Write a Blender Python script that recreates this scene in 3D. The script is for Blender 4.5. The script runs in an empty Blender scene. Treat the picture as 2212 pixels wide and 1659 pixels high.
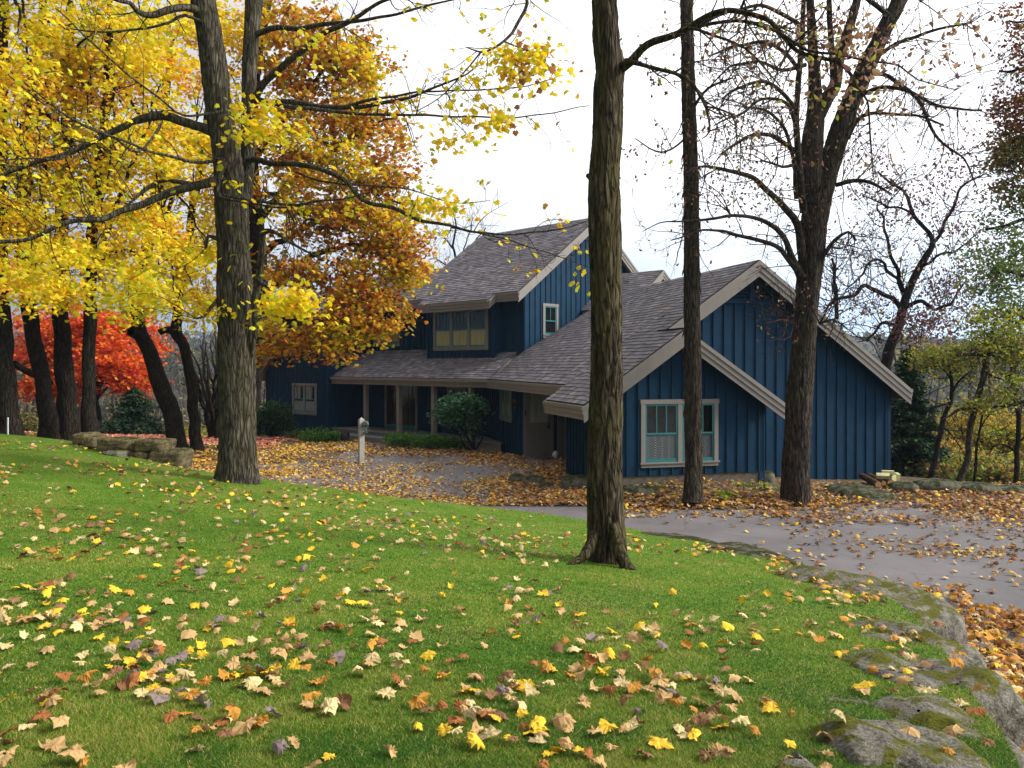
import bpy, math, random
import numpy as np
from mathutils import Vector, noise, geometry
PI = math.pi
R = random.Random(7)
rng = np.random.default_rng(11)
SC = bpy.context.scene
COL = SC.collection
F, CX, HZ, EYE = 1790.0, 1106.0, 790.0, 3.1      # focal length, centre, horizon (in 2212-px units), eye height

# ------------------------------------------------------------------ helpers
def P(px, py, D):
    return Vector(((px-CX)/F*D, D, EYE-(py-HZ)/F*D))

def tag(o, label=None, cat=None, group=None, kind=None):
    if label: o['label'] = label
    if cat: o['category'] = cat
    if group: o['group'] = group
    if kind: o['kind'] = kind
    return o

def empty(name, loc, label, cat, group=None):
    o = bpy.data.objects.new(name, None); COL.objects.link(o)
    o.location = loc; o.empty_display_size = .3
    return tag(o, label, cat, group)

def link(name, me, mat, parent=None, smooth=False):
    o = bpy.data.objects.new(name, me); COL.objects.link(o)
    if mat: me.materials.append(mat)
    if parent:
        o.parent = parent
        w = Vector((0, 0, 0)); p = parent
        while p: w += p.location; p = p.parent
        o.location = -w
    if smooth and len(me.polygons):
        me.polygons.foreach_set('use_smooth', [True]*len(me.polygons))
    return o

class MB:
    """collects faces, links them as ONE mesh"""
    def __init__(s): s.v = []; s.f = []; s.c = []; s.uv = []
    def face(s, pts, col=None):
        n = len(s.v); s.v += [tuple(p) for p in pts]; s.f.append(tuple(range(n, n+len(pts))))
        s.c += [col or (1, 1, 1)]*len(pts)
    def add(s, vs, fs, col=None):
        n = len(s.v); s.v += [tuple(p) for p in vs]; s.f += [tuple(i+n for i in f) for f in fs]
        s.c += [col or (1, 1, 1)]*len(vs)
    def hexa(s, q, col=None):      # 8 corners: bottom 4, top 4
        s.add(q, [(0,3,2,1),(4,5,6,7),(0,1,5,4),(1,2,6,5),(2,3,7,6),(3,0,4,7)], col)
    def box(s, c, sz, rz=0, col=None, rx=0):
        m = []
        for z in (-.5, .5):
            for x, y in ((-.5,-.5),(.5,-.5),(.5,.5),(-.5,.5)):
                v = Vector((x*sz[0], y*sz[1], z*sz[2]))
                if rx: v = Vector((v.x, v.y*math.cos(rx)-v.z*math.sin(rx), v.y*math.sin(rx)+v.z*math.cos(rx)))
                v = Vector((v.x*math.cos(rz)-v.y*math.sin(rz), v.x*math.sin(rz)+v.y*math.cos(rz), v.z))
                m.append(v+Vector(c))
        s.hexa(m, col)
    def build(s, name, mat, parent=None, smooth=False):
        me = bpy.data.meshes.new(name); me.from_pydata(s.v, [], s.f)
        a = me.color_attributes.new('Col', 'FLOAT_COLOR', 'POINT')
        a.data.foreach_set('color', np.c_[np.array(s.c, dtype=np.float32).reshape(-1, 3), np.ones(len(s.v), np.float32)].ravel())
        me.update()
        return link(name, me, mat, parent, smooth)

def np_mesh(name, V, T, C, mat, parent=None, smooth=False):
    me = bpy.data.meshes.new(name)
    nv, nt, k = len(V), len(T), T.shape[1]
    me.vertices.add(nv); me.vertices.foreach_set('co', V.astype(np.float32).ravel())
    me.loops.add(nt*k); me.loops.foreach_set('vertex_index', T.astype(np.int32).ravel())
    me.polygons.add(nt); me.polygons.foreach_set('loop_start', np.arange(0, nt*k, k, dtype=np.int32))
    me.polygons.foreach_set('loop_total', np.full(nt, k, np.int32))
    me.update(calc_edges=True)
    if C is not None:
        a = me.color_attributes.new('Col', 'FLOAT_COLOR', 'POINT')
        a.data.foreach_set('color', np.c_[C.astype(np.float32), np.ones(nv, np.float32)].ravel())
    return link(name, me, mat, parent, smooth)

# ------------------------------------------------------------------ materials
def newmat(name):
    m = bpy.data.materials.new(name); m.use_nodes = True
    nt = m.node_tree; b = nt.nodes['Principled BSDF']
    return m, nt, b
def N(nt, t, **kw):
    n = nt.nodes.new(t)
    for k, v in kw.items():
        if k in n.inputs.keys(): n.inputs[k].default_value = v
        else: setattr(n, k, v)
    return n
def ramp(nt, fac, stops):
    r = nt.nodes.new('ShaderNodeValToRGB'); e = r.color_ramp.elements
    while len(e) < len(stops): e.new(.5)
    for i, (p, c) in enumerate(stops): e[i].position = p; e[i].color = (*c, 1)
    nt.links.new(fac, r.inputs[0]); return r.outputs[0]
def mixc(nt, fac, a, b, mode='MIX'):
    m = nt.nodes.new('ShaderNodeMix'); m.data_type = 'RGBA'; m.blend_type = mode
    for s, v in ((m.inputs[0], fac), (m.inputs[6], a), (m.inputs[7], b)):
        if hasattr(v, 'is_linked') or isinstance(v, bpy.types.NodeSocket): nt.links.new(v, s)
        elif isinstance(v, (int, float)): s.default_value = v
        else: s.default_value = (*v, 1)
    return m.outputs[2]
def coord(nt, scale=(1, 1, 1), kind='Object'):
    tc = nt.nodes.new('ShaderNodeTexCoord'); mp = nt.nodes.new('ShaderNodeMapping')
    mp.inputs['Scale'].default_value = scale
    nt.links.new(tc.outputs[kind], mp.inputs[0]); return mp.outputs[0]
def noisef(nt, vec, scale, detail=4, rough=.6):
    n = N(nt, 'ShaderNodeTexNoise', Scale=scale, Detail=detail, Roughness=rough); nt.links.new(vec, n.inputs['Vector']); return n.outputs['Fac']
def bump(nt, b, h, strength=.5, dist=.02):
    n = N(nt, 'ShaderNodeBump', Strength=strength, Distance=dist); nt.links.new(h, n.inputs['Height']); nt.links.new(n.outputs[0], b.inputs['Normal'])

def mat_plain(name, col, rough=.6, var=.25, scale=6, spec=.3, bs=.15):
    m, nt, b = newmat(name); v = coord(nt)
    f = noisef(nt, v, scale)
    c = ramp(nt, f, [(.3, tuple(x*(1-var) for x in col)), (.7, tuple(x*(1+var) for x in col))])
    nt.links.new(c, b.inputs['Base Color']); b.inputs['Roughness'].default_value = rough
    b.inputs['Specular IOR Level'].default_value = spec
    if bs: bump(nt, b, noisef(nt, v, scale*8), bs, .01)
    return m
def mat_attr(name, rough=.7, trans=0.0, spec=.2, nscale=0, namt=.3, bs=0):
    m, nt, b = newmat(name)
    a = N(nt, 'ShaderNodeAttribute', attribute_name='Col')
    c = a.outputs['Color']
    if nscale:
        v = coord(nt); f = noisef(nt, v, nscale, 5)
        c = mixc(nt, 1.0, c, ramp(nt, f, [(.25, (1-namt,)*3), (.75, (1+namt,)*3)]), 'MULTIPLY')
        if bs: bump(nt, b, f, bs, .02)
    nt.links.new(c, b.inputs['Base Color']); b.inputs['Roughness'].default_value = rough
    b.inputs['Specular IOR Level'].default_value = spec
    if trans:
        t = N(nt, 'ShaderNodeBsdfTranslucent'); nt.links.new(c, t.inputs['Color'])
        mx = N(nt, 'ShaderNodeMixShader'); mx.inputs[0].default_value = trans
        nt.links.new(b.outputs[0], mx.inputs[1]); nt.links.new(t.outputs[0], mx.inputs[2])
        nt.links.new(mx.outputs[0], nt.nodes['Material Output'].inputs[0])
    return m
def mat_bark(name, c0, c1, c2, moss=None, mossamt=.5):
    m, nt, b = newmat(name)
    v = coord(nt, (1, 1, .18))
    f = noisef(nt, v, 26, 6, .65)
    vc = N(nt, 'ShaderNodeTexVoronoi', Scale=17, feature='DISTANCE_TO_EDGE'); vw = coord(nt, (1, 1, .16))
    wn = N(nt, 'ShaderNodeTexNoise', Scale=7, Detail=4); nt.links.new(vw, wn.inputs['Vector']); nt.links.new(mixc(nt, .12, vw, wn.outputs['Color']), vc.inputs['Vector'])
    ck = ramp(nt, vc.outputs['Distance'], [(.0, (.12,)*3), (.16, (1,)*3)])
    c = ramp(nt, f, [(.32, c0), (.5, c1), (.68, c2)]); c = mixc(nt, .7, c, ck, 'MULTIPLY')
    f = mixc(nt, .6, f, ck)
    v2 = coord(nt, (1, 1, .45)); g = noisef(nt, v2, 2.3, 4)
    if moss:
        hi = ramp(nt, g, [(.5-.12*mossamt, (0, 0, 0)), (.5+.25*(1-mossamt)+.08, (mossamt,)*3)])
        c = mixc(nt, hi, c, moss)
    nt.links.new(c, b.inputs['Base Color']); b.inputs['Roughness'].default_value = .9
    b.inputs['Specular IOR Level'].default_value = .15
    bump(nt, b, f, 1.0, .05)
    return m

M = {}
M['leaf'] = mat_attr('leaf_autumn', .55, .45, .25)
M['needle'] = mat_attr('needle_green', .6, .15, .2)
M['litter'] = mat_attr('fallen_leaf', .65, .12, .2, 30, .2)
M['blade'] = mat_attr('grass_blade', .55, .3, .2)
M['bark_mossy'] = mat_bark('bark_mossy', (.013,.009,.006), (.058,.044,.026), (.14,.115,.078), (.10,.09,.020), .5)
M['bark_grey'] = mat_bark('bark_grey', (.022,.018,.013), (.075,.063,.045), (.16,.14,.105), (.07,.072,.028), .4)
M['bark_dark'] = mat_bark('bark_dark', (.006,.005,.004), (.022,.017,.012), (.05,.04,.03), (.03,.03,.012), .3)
M['bark_brown'] = mat_bark('bark_brown', (.012,.009,.007), (.052,.038,.028), (.105,.085,.065), (.05,.055,.02), .35)
M['wall'] = mat_plain('blue_siding_paint', (.0048,.0315,.068), .65, .16, 2.2, .12, .12)
M['trim'] = mat_plain('taupe_trim_paint', (.215,.197,.178), .55, .08, 4, .3, .08)
M['sash'] = mat_plain('teal_sash_paint', (.02,.16,.17), .45, .1, 4, .4, .05)
M['dark'] = mat_plain('shade_black_and_soil', (.006,.006,.007), .9, .1, 4, .1, 0)  # near-black for unlit rooms and vent shade, also the planter soil
M['metal'] = mat_plain('dark_metal', (.02,.022,.025), .4, .1, 10, .5, .05)
M['concrete'] = mat_plain('concrete', (.12,.10,.08), .9, .2, 10, .2, .4)
M['deck'] = mat_plain('deck_grey_paint', (.17,.165,.16), .7, .1, 6, .3, .1)
M['post'] = mat_plain('post_paint', (.21,.195,.175), .6, .08, 5, .3, .1)
M['weathered'] = mat_plain('weathered_post', (.40,.38,.35), .8, .12, 8, .2, .2)
M['lamp_green'] = mat_plain('verdigris_lantern', (.10,.14,.13), .5, .15, 8, .4, .1)
M['shingle'] = mat_attr('roof_shingle', .85, 0, .25, 60, .22, .4)
M['rock'] = None
def mk_rock(name, a, b_, mossc, amt):
    m, nt, b = newmat(name); v = coord(nt)
    f = noisef(nt, v, 9, 8, .7)
    c = ramp(nt, f, [(.3, a), (.65, b_)])
    sp = noisef(nt, v, 70, 3, .8)
    dk = noisef(nt, v, 5.5, 8, .75); c = mixc(nt, ramp(nt, dk, [(.53, (0,)*3), (.60, (.75,)*3)]), c, (.022,.02,.012))
    c = mixc(nt, .85, c, ramp(nt, sp, [(.35, (.4,)*3), (.62, (1.6,)*3)]), 'MULTIPLY')
    g = noisef(nt, v, 4.2, 9, .72)
    geo = N(nt, 'ShaderNodeNewGeometry'); sx = N(nt, 'ShaderNodeSeparateXYZ'); nt.links.new(geo.outputs['Normal'], sx.inputs[0])
    mm = N(nt, 'ShaderNodeMath', operation='MULTIPLY'); nt.links.new(g, mm.inputs[0]); 
    r2 = ramp(nt, sx.outputs['Z'], [(.1, (.7,)*3), (.8, (1,)*3)]); nt.links.new(r2, mm.inputs[1])
    k = ramp(nt, mm.outputs[0], [(.56-amt*.25, (0,)*3), (.62-amt*.25, (1,)*3)])
    c = mixc(nt, k, c, mixc(nt, ramp(nt, sp, [(.3, (0,)*3), (.7, (1,)*3)]), mossc, tuple(x*.16 for x in mossc)))
    nt.links.new(c, b.inputs['Base Color']); b.inputs['Roughness'].default_value = .95
    b.inputs['Specular IOR Level'].default_value = .15
    bump(nt, b, mixc(nt, .4, f, sp), .9, .03)
    return m
M['rock'] = mk_rock('mossy_grey_stone', (.045,.042,.032), (.22,.205,.17), (.13,.135,.012), .36)
M['rock_tan'] = mk_rock('tan_limestone', (.05,.04,.02), (.19,.155,.08), (.06,.06,.015), .30)
M['rock_dark'] = mk_rock('dark_mossy_stone', (.05,.05,.036), (.15,.14,.10), (.05,.06,.015), .45)

def mk_glass():
    m, nt, b = newmat('window_glass')
    t = N(nt, 'ShaderNodeBsdfTransparent'); t.inputs[0].default_value = (.75, .8, .8, 1)
    g = N(nt, 'ShaderNodeBsdfGlossy'); g.inputs['Roughness'].default_value = .03; g.inputs[0].default_value = (.9, .95, 1, 1)
    fr = N(nt, 'ShaderNodeValue'); fr.outputs[0].default_value = .07
    v = coord(nt); bp = N(nt, 'ShaderNodeBump', Strength=.12, Distance=.05); nt.links.new(noisef(nt, v, 3, 2), bp.inputs['Height'])
    nt.links.new(bp.outputs[0], g.inputs['Normal'])
    mx = N(nt, 'ShaderNodeMixShader'); nt.links.new(fr.outputs[0], mx.inputs[0])
    nt.links.new(t.outputs[0], mx.inputs[1]); nt.links.new(g.outputs[0], mx.inputs[2])
    nt.links.new(mx.outputs[0], nt.nodes['Material Output'].inputs[0]); return m
M['glass'] = mk_glass()
def mk_curtain(name, col, checks=False):
    m, nt, b = newmat(name); v = coord(nt)
    if checks:
        ck = N(nt, 'ShaderNodeTexChecker', Scale=34); nt.links.new(v, ck.inputs[0])
        ck.inputs[1].default_value = (*col, 1); ck.inputs[2].default_value = (.03, .035, .045, 1)
        nt.links.new(ck.outputs[0], b.inputs['Base Color'])
    else:
        f = noisef(nt, coord(nt, (14, 14, .6)), 1.6, 3); c = ramp(nt, f, [(.35, tuple(x*.55 for x in col)), (.6, col)])
        nt.links.new(c, b.inputs['Base Color'])
    b.inputs['Roughness'].default_value = .9; return m
M['curtain'] = mk_curtain('cream_curtain_yellow_reflection', (.70,.55,.10))  # cream cloth; its strong yellow stands for reflections in the panes
M['shade'] = mk_curtain('white_shade', (.40,.43,.38))
M['check'] = mk_curtain('checked_curtain', (.22,.22,.22), True)

def mk_ground():
    m, nt, b = newmat('leaf_litter_soil'); v = coord(nt)
    vo = N(nt, 'ShaderNodeTexVoronoi', Scale=11); nt.links.new(v, vo.inputs['Vector'])
    sep = N(nt, 'ShaderNodeSeparateColor'); nt.links.new(vo.outputs['Color'], sep.inputs[0])
    c = ramp(nt, sep.outputs[0], [(0, (.025,.014,.009)), (.35, (.06,.032,.016)), (.6, (.11,.06,.025)), (.8, (.19,.11,.04)), (1, (.30,.20,.06))])
    g = noisef(nt, v, .55, 4)
    c = mixc(nt, ramp(nt, g, [(.45, (0,)*3), (.6, (.85,)*3)]), c, mixc(nt, noisef(nt, v, 9), (.035,.028,.018), (.06,.075,.02)))
    # far: wooded valley floor
    cd = N(nt, 'ShaderNodeSeparateXYZ'); nt.links.new(coord(nt), cd.inputs[0])
    mr = N(nt, 'ShaderNodeMapRange'); nt.links.new(cd.outputs[1], mr.inputs[0]); mr.inputs[1].default_value = 48; mr.inputs[2].default_value = 70
    fw = noisef(nt, v, .16, 8, .7)
    fc = ramp(nt, fw, [(.3, (.022,.022,.016)), (.5, (.06,.055,.04)), (.62, (.10,.08,.03)), (.75, (.05,.06,.03))])
    c = mixc(nt, mr.outputs[0], c, fc)
    nt.links.new(c, b.inputs['Base Color']); b.inputs['Roughness'].default_value = .95
    bump(nt, b, vo.outputs['Distance'], .6, .03); return m
M['ground'] = mk_ground()
def mk_lawn():
    m, nt, b = newmat('lawn_turf'); v = coord(nt)
    f = noisef(nt, v, 1.3, 6, .65); g = noisef(nt, v, 30, 4, .7)
    c = ramp(nt, f, [(.3, (.055,.135,.010)), (.5, (.09,.165,.013)), (.64, (.145,.18,.028)), (.8, (.20,.19,.055))])
    c = mixc(nt, .8, c, ramp(nt, g, [(.3, (.6,)*3), (.7, (1.3,)*3)]), 'MULTIPLY')
    nt.links.new(c, b.inputs['Base Color']); b.inputs['Roughness'].default_value = .9
    b.inputs['Specular IOR Level'].default_value = .1
    bump(nt, b, g, .7, .02); return m
M['lawn'] = mk_lawn()
def mk_drive():
    m, nt, b = newmat('asphalt_drive'); v = coord(nt)
    f = noisef(nt, v, .6, 5, .6); g = noisef(nt, v, 110, 3, .8)
    c = ramp(nt, f, [(.3, (.095,.088,.09)), (.7, (.165,.152,.156))])
    c = mixc(nt, .8, c, ramp(nt, g, [(.3, (.6,)*3), (.7, (1.35,)*3)]), 'MULTIPLY')
    # hairline cracks
    vo = N(nt, 'ShaderNodeTexVoronoi', Scale=.45, feature='DISTANCE_TO_EDGE'); 
    dn = N(nt, 'ShaderNodeTexNoise', Scale=2.0, Detail=5); nt.links.new(v, dn.inputs['Vector'])
    nt.links.new(mixc(nt, .25, v, dn.outputs['Color']), vo.inputs['Vector'])
    c = mixc(nt, ramp(nt, vo.outputs['Distance'], [(.0, (.6,)*3), (.006, (0,)*3)]), c, (.05,.045,.045))
    nt.links.new(c, b.inputs['Base Color']); b.inputs['Roughness'].default_value = .85
    bump(nt, b, g, .5, .01); return m
M['drive'] = mk_drive()

# ------------------------------------------------------------------ terrain
class TPS:
    def __init__(s, pts, lam=.02):
        A = np.array(pts, float); s.p = A[:, :2]; n = len(A)
        K = s.k(s.p, s.p)+lam*np.eye(n)*10; Q = np.c_[np.ones(n), s.p]
        L = np.block([[K, Q], [Q.T, np.zeros((3, 3))]])
        s.w = np.linalg.solve(L, np.r_[A[:, 2], np.zeros(3)])
    def k(s, a, b):
        d2 = ((a[:, None]-b[None])**2).sum(-1)+1e-9; return .5*d2*np.log(d2)*.1
    def __call__(s, x, y):
        x = np.asarray(x, float); y = np.asarray(y, float); sh = x.shape
        q = np.c_[x.ravel(), y.ravel()]; out = np.empty(len(q))
        for i in range(0, len(q), 20000):
            c = q[i:i+20000]; out[i:i+20000] = s.k(c, s.p)@s.w[:-3]+s.w[-3]+c@s.w[-2:]
        return out.reshape(sh)
EDGE = [(1.75,2.6,1.42),(2.35,3.9,1.30),(2.75,5.0,1.15),(3.2,6.2,1.0),(3.75,8.0,.8),(3.95,10.05,.55),(3.48,12.6,.30),(2.43,14.8,.13),(1.46,16.1,.10),
        (-.05,16.7,.2),(-2.24,16.3,.5),(-3.64,16.0,.75),(-4.9,15.9,.95),(-6.7,16.4,1.1),(-9.3,18.4,1.35),(-12.3,20,1.45),(-20,22,1.7),(-34,22,2.0)]
LAWN = TPS(EDGE+[(0,0,1.62),(0,3.2,1.54),(1.08,9.48,.86),(-1.8,6.3,1.32),(-5,0,1.8),(-8,8,1.62),(-15,10,1.85),(0,-8,1.8),(-30,0,2.2),(1.6,1,1.5),(-4.9,14.8,1.03),(-2,11,.98),(-5,11,1.25),(2.2,7.5,.95)])
G_RAW = TPS([(0,0,-.1),(20,5,0),(30,15,0),(5,5,0),(9,9,0),(3.3,4.6,.72),(2.9,3.4,1.0),(3.2,2,1.1),(3.95,6,.3),(4.4,8,.03),(5.5,4,.12),(7,3,0),(4.6,10.5,0),(12.7,20.5,0),(8,20,0),(3.3,18,0),(0,20,0),(-4.6,32,0),(-.7,28.5,0),(-8,26,.02),(-13,36,0),
  (-9.7,29,.12),(-10.7,26.6,.42),(-14.5,24,1.05),(-25,22,1.3),(-15,15,.8),(-8,15,.5),(-5,15,.2),(3,16,0),(7,26,0),(12,26,-.4),(16.5,24,-.6),(-16,33,.25),(-25,33,.5),
  (16,32,-3),(20,40,-6),(0,45,-1.5),(-12,48,-1.5),(-30,45,-1),(40,30,-5),(-60,40,-1),(0,-20,0),(60,0,0),(-40,-10,1),(5.5,20.2,.3),(3.2,19.8,.35),(.9,20.6,.15),(8.2,21.2,.05),(-10,22,.5)])
def ground_z(x, y):
    x = np.asarray(x, float); y = np.asarray(y, float)
    g = np.clip(G_RAW(x, y), -9, 2.2)
    t = np.clip((y-42)/25, 0, 1); t = t*t*(3-2*t)
    far = -9+np.clip((y-130)/420, 0, 1)**1.2*(31-.011*x)+2.2*np.sin(x*.011+1)*np.clip((y-130)/300, 0, 1)+1.2*np.sin(x*.037)*np.clip((y-200)/200, 0, 1)
    return g*(1-t)+far*t
def lawn_z(x, y): return LAWN(x, y)
def to_xy(px, py, zf, n=14, D0=15):
    px = np.asarray(px, float); py = np.asarray(py, float); D = np.full(px.shape, float(D0))
    for _ in range(n):
        z = zf((px-CX)/F*D, D); Dn = (EYE-z)*F/np.maximum(py-HZ, 5); D = .5*D+.5*np.clip(Dn, 1.5, 120)
    return (px-CX)/F*D, D
def inpoly(x, y, poly):
    inside = np.zeros(np.shape(x), bool); n = len(poly)
    for i in range(n):
        x1, y1 = poly[i][:2]; x2, y2 = poly[(i+1) % n][:2]
        c = ((y1 > y) != (y2 > y)) & (x < (x2-x1)*(y-y1)/((y2-y1) or 1e-9)+x1)
        inside ^= c
    return inside
def smooth_closed(pts, n=6):
    out = []
    for i in range(len(pts)-1):
        p = [Vector(pts[max(0, min(len(pts)-1, i+k))][:2]) for k in (-1, 0, 1, 2)]
        for j in range(n):
            t = j/n; out.append(.5*((2*p[1])+(p[2]-p[0])*t+(2*p[0]-5*p[1]+4*p[2]-p[3])*t*t+(3*p[1]-p[0]-3*p[2]+p[3])*t**3))
    out.append(Vector(pts[-1][:2])); return out
edge_s = smooth_closed(EDGE, 8)
LPOLY = [(v.x, v.y) for v in edge_s]+[(-34,-8),(0,-8),(1.6,0)]
def sheet(name, poly, zf, step, mat, skirt=0, label=None, kind='structure', stepfar=None, jit=0):
    xs = [p[0] for p in poly]; ys = [p[1] for p in poly]
    pts = [Vector(p[:2]) for p in poly]; nb = len(pts)
    X, Y = np.meshgrid(np.arange(min(xs), max(xs), step), np.arange(min(ys), max(ys), step))
    X = X.ravel(); Y = Y.ravel(); k = inpoly(X, Y, poly); X = X[k]; Y = Y[k]
    pts += [Vector((a, b)) for a, b in zip(X, Y)]
    r = geometry.delaunay_2d_cdt(pts, [], [list(range(nb))], 1, 1e-5)
    V = np.array([tuple(v) for v in r[0]]); Z = zf(V[:, 0], V[:, 1]); V3 = np.c_[V, Z]
    T = [f for f in r[2]]
    mb = MB(); mb.v = [tuple(v) for v in V3]; mb.c = [(1, 1, 1)]*len(V3); mb.f = [tuple(f) for f in T]
    if skirt:
        for i in range(nb):
            a = Vector((*poly[i], float(zf(poly[i][0], poly[i][1])))); q = poly[(i+1) % nb]; b = Vector((*q, float(zf(q[0], q[1]))))
            mb.face([a, b, b-Vector((0, 0, skirt)), a-Vector((0, 0, skirt))])
    o = mb.build(name, mat, None, True); tag(o, kind=kind); return o
DRIVE = [(6.4,-3),(40,-3),(40,16),(24,20),(16,20.6),(12.5,20.2),(10.5,19.0),(8.6,18.9),(6.8,17.9),(4.6,17.5),(3.0,17.6),(1.7,18.1),(.3,19.0),(-.6,20.3),(.3,22.6),(1.4,24.2),(2.2,25.5),(1.9,27.3),
         (.3,27.3),(-.4,28.2),(-2.2,29.8),(-5.4,33.2),(-7.0,34.4),(-7.6,33.2),(-6.0,30),(-6.0,27),(-8.2,24),(-8.4,20),(-5,14.6),(0,13),(2.0,12.2),(4.0,9.6),(4.5,7.6),(5.2,5.6),(6.0,3)]
# ground sheet, finer near the camera
gx = np.r_[np.linspace(-700, -60, 34)[:-1], np.linspace(-60, 60, 161)[:-1], np.linspace(60, 700, 34)]
gy = np.r_[np.linspace(-60, -8, 8)[:-1], np.linspace(-8, 60, 120)[:-1], np.linspace(60, 700, 80)]
GX, GY = np.meshgrid(gx, gy); GZ = ground_z(GX, GY)
# keep it below the lawn sheet
inl = inpoly(GX, GY, LPOLY); GZ = np.where(inl, np.minimum(GZ, LAWN(GX, GY)-.35), GZ)
GZ = np.where(inpoly(GX, GY, DRIVE), GZ-.08, GZ); w = len(gx); idx = np.arange(len(gx)*len(gy)).reshape(len(gy), w)
Q = np.stack([idx[:-1, :-1], idx[:-1, 1:], idx[1:, 1:], idx[1:, :-1]], -1).reshape(-1, 4)
tag(np_mesh('ground', np.c_[GX.ravel(), GY.ravel(), GZ.ravel()], Q, None, M['ground'], None, True), kind='structure')
sheet('lawn', LPOLY, lawn_z, .3, M['lawn'], .9)
dz = lambda x, y: np.maximum(ground_z(x, y), -.05)+.012
sheet('driveway', DRIVE, dz, .6, M['drive'])
# ------------------------------------------------------------------ the house
def V2(a, b): return Vector((a, b))
gG, rG = V2(math.sin(math.radians(75)), math.cos(math.radians(75))), V2(-math.sin(math.radians(15)), math.cos(math.radians(15)))
OG = V2(7.977, 22)
cL, cR = V2(-.70711, .70711), V2(.70711, .70711)
KO = V2(.455, 31.3)
class Plane:
    """vertical wall plane: t along d, outward normal n"""
    def __init__(s, o, d, n): s.o, s.d, s.n = o, d, n
    def __call__(s, t, z, off=0):
        q = s.o+s.d*t+s.n*off; return Vector((q.x, q.y, z))
    def hit(s, px, py):
        k = (px-CX)/F                 # x = k*y
        t = (k*s.o.y-s.o.x)/(s.d.x-k*s.d.y); y = s.o.y+s.d.y*t
        return t, EYE-(py-HZ)/F*y
    def shifted(s, off): return Plane(s.o+s.n*off, s.d, s.n)
house = empty('house', (0, 24, 0), 'dark blue board and batten house with grey shingle roofs and taupe trim', 'house')
def zspan(poly, t):
    zs = []
    for i in range(len(poly)):
        (t1, z1), (t2, z2) = poly[i], poly[(i+1) % len(poly)]
        if (t1-t)*(t2-t) < 0 or (t1 == t and t2 != t): zs.append(z1+(z2-z1)*(t-t1)/(t2-t1))
    return (min(zs), max(zs)) if len(zs) > 1 else None
def wall(pl, poly, holes=(), sp=.30, name='wall', phase=0, thick=.12, corner=()):
    mb = MB()
    n = len(poly); f = [pl(t, z) for t, z in poly]; b = [pl(t, z, -thick) for t, z in poly]
    mb.add(f+b, [tuple(range(n)), tuple(range(2*n-1, n-1, -1))]+[(i, (i+1) % n, n+(i+1) % n, n+i) for i in range(n)])
    t0, t1 = min(p[0] for p in poly), max(p[0] for p in poly)
    t = t0+.02+phase
    while t < t1:
        s = zspan(poly, t)
        if s:
            segs = [s]
            for h in holes:
                if h[0]-.04 < t < h[1]+.04:
                    segs = [q for a, c in segs for q in ((a, min(c, h[2]-.01)), (max(a, h[3]+.01), c)) if q[1]-q[0] > .03]
            for a, c in segs:
                w = .024; d = .032
                mb.hexa([pl(t-w, a, .002), pl(t+w, a, .002), pl(t+w, a, d), pl(t-w, a, d), pl(t-w, c, .002), pl(t+w, c, .002), pl(t+w, c, d), pl(t-w, c, d)])
        t += sp
    for ct, cw in corner:
        s = zspan(poly, ct)
        if s: a, c = s; mb.hexa([pl(ct-cw, a, .003), pl(ct+cw, a, .003), pl(ct+cw, a, .04), pl(ct-cw, a, .04), pl(ct-cw, c, .003), pl(ct+cw, c, .003), pl(ct+cw, c, .04), pl(ct-cw, c, .04)])
    return mb.build(name, M['wall'], house)
def pbox(mb, pl, t0, t1, z0, z1, o0, o1):
    mb.hexa([pl(t0, z0, o0), pl(t1, z0, o0), pl(t1, z0, o1), pl(t0, z0, o1), pl(t0, z1, o0), pl(t1, z1, o0), pl(t1, z1, o1), pl(t0, z1, o1)])
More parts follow.
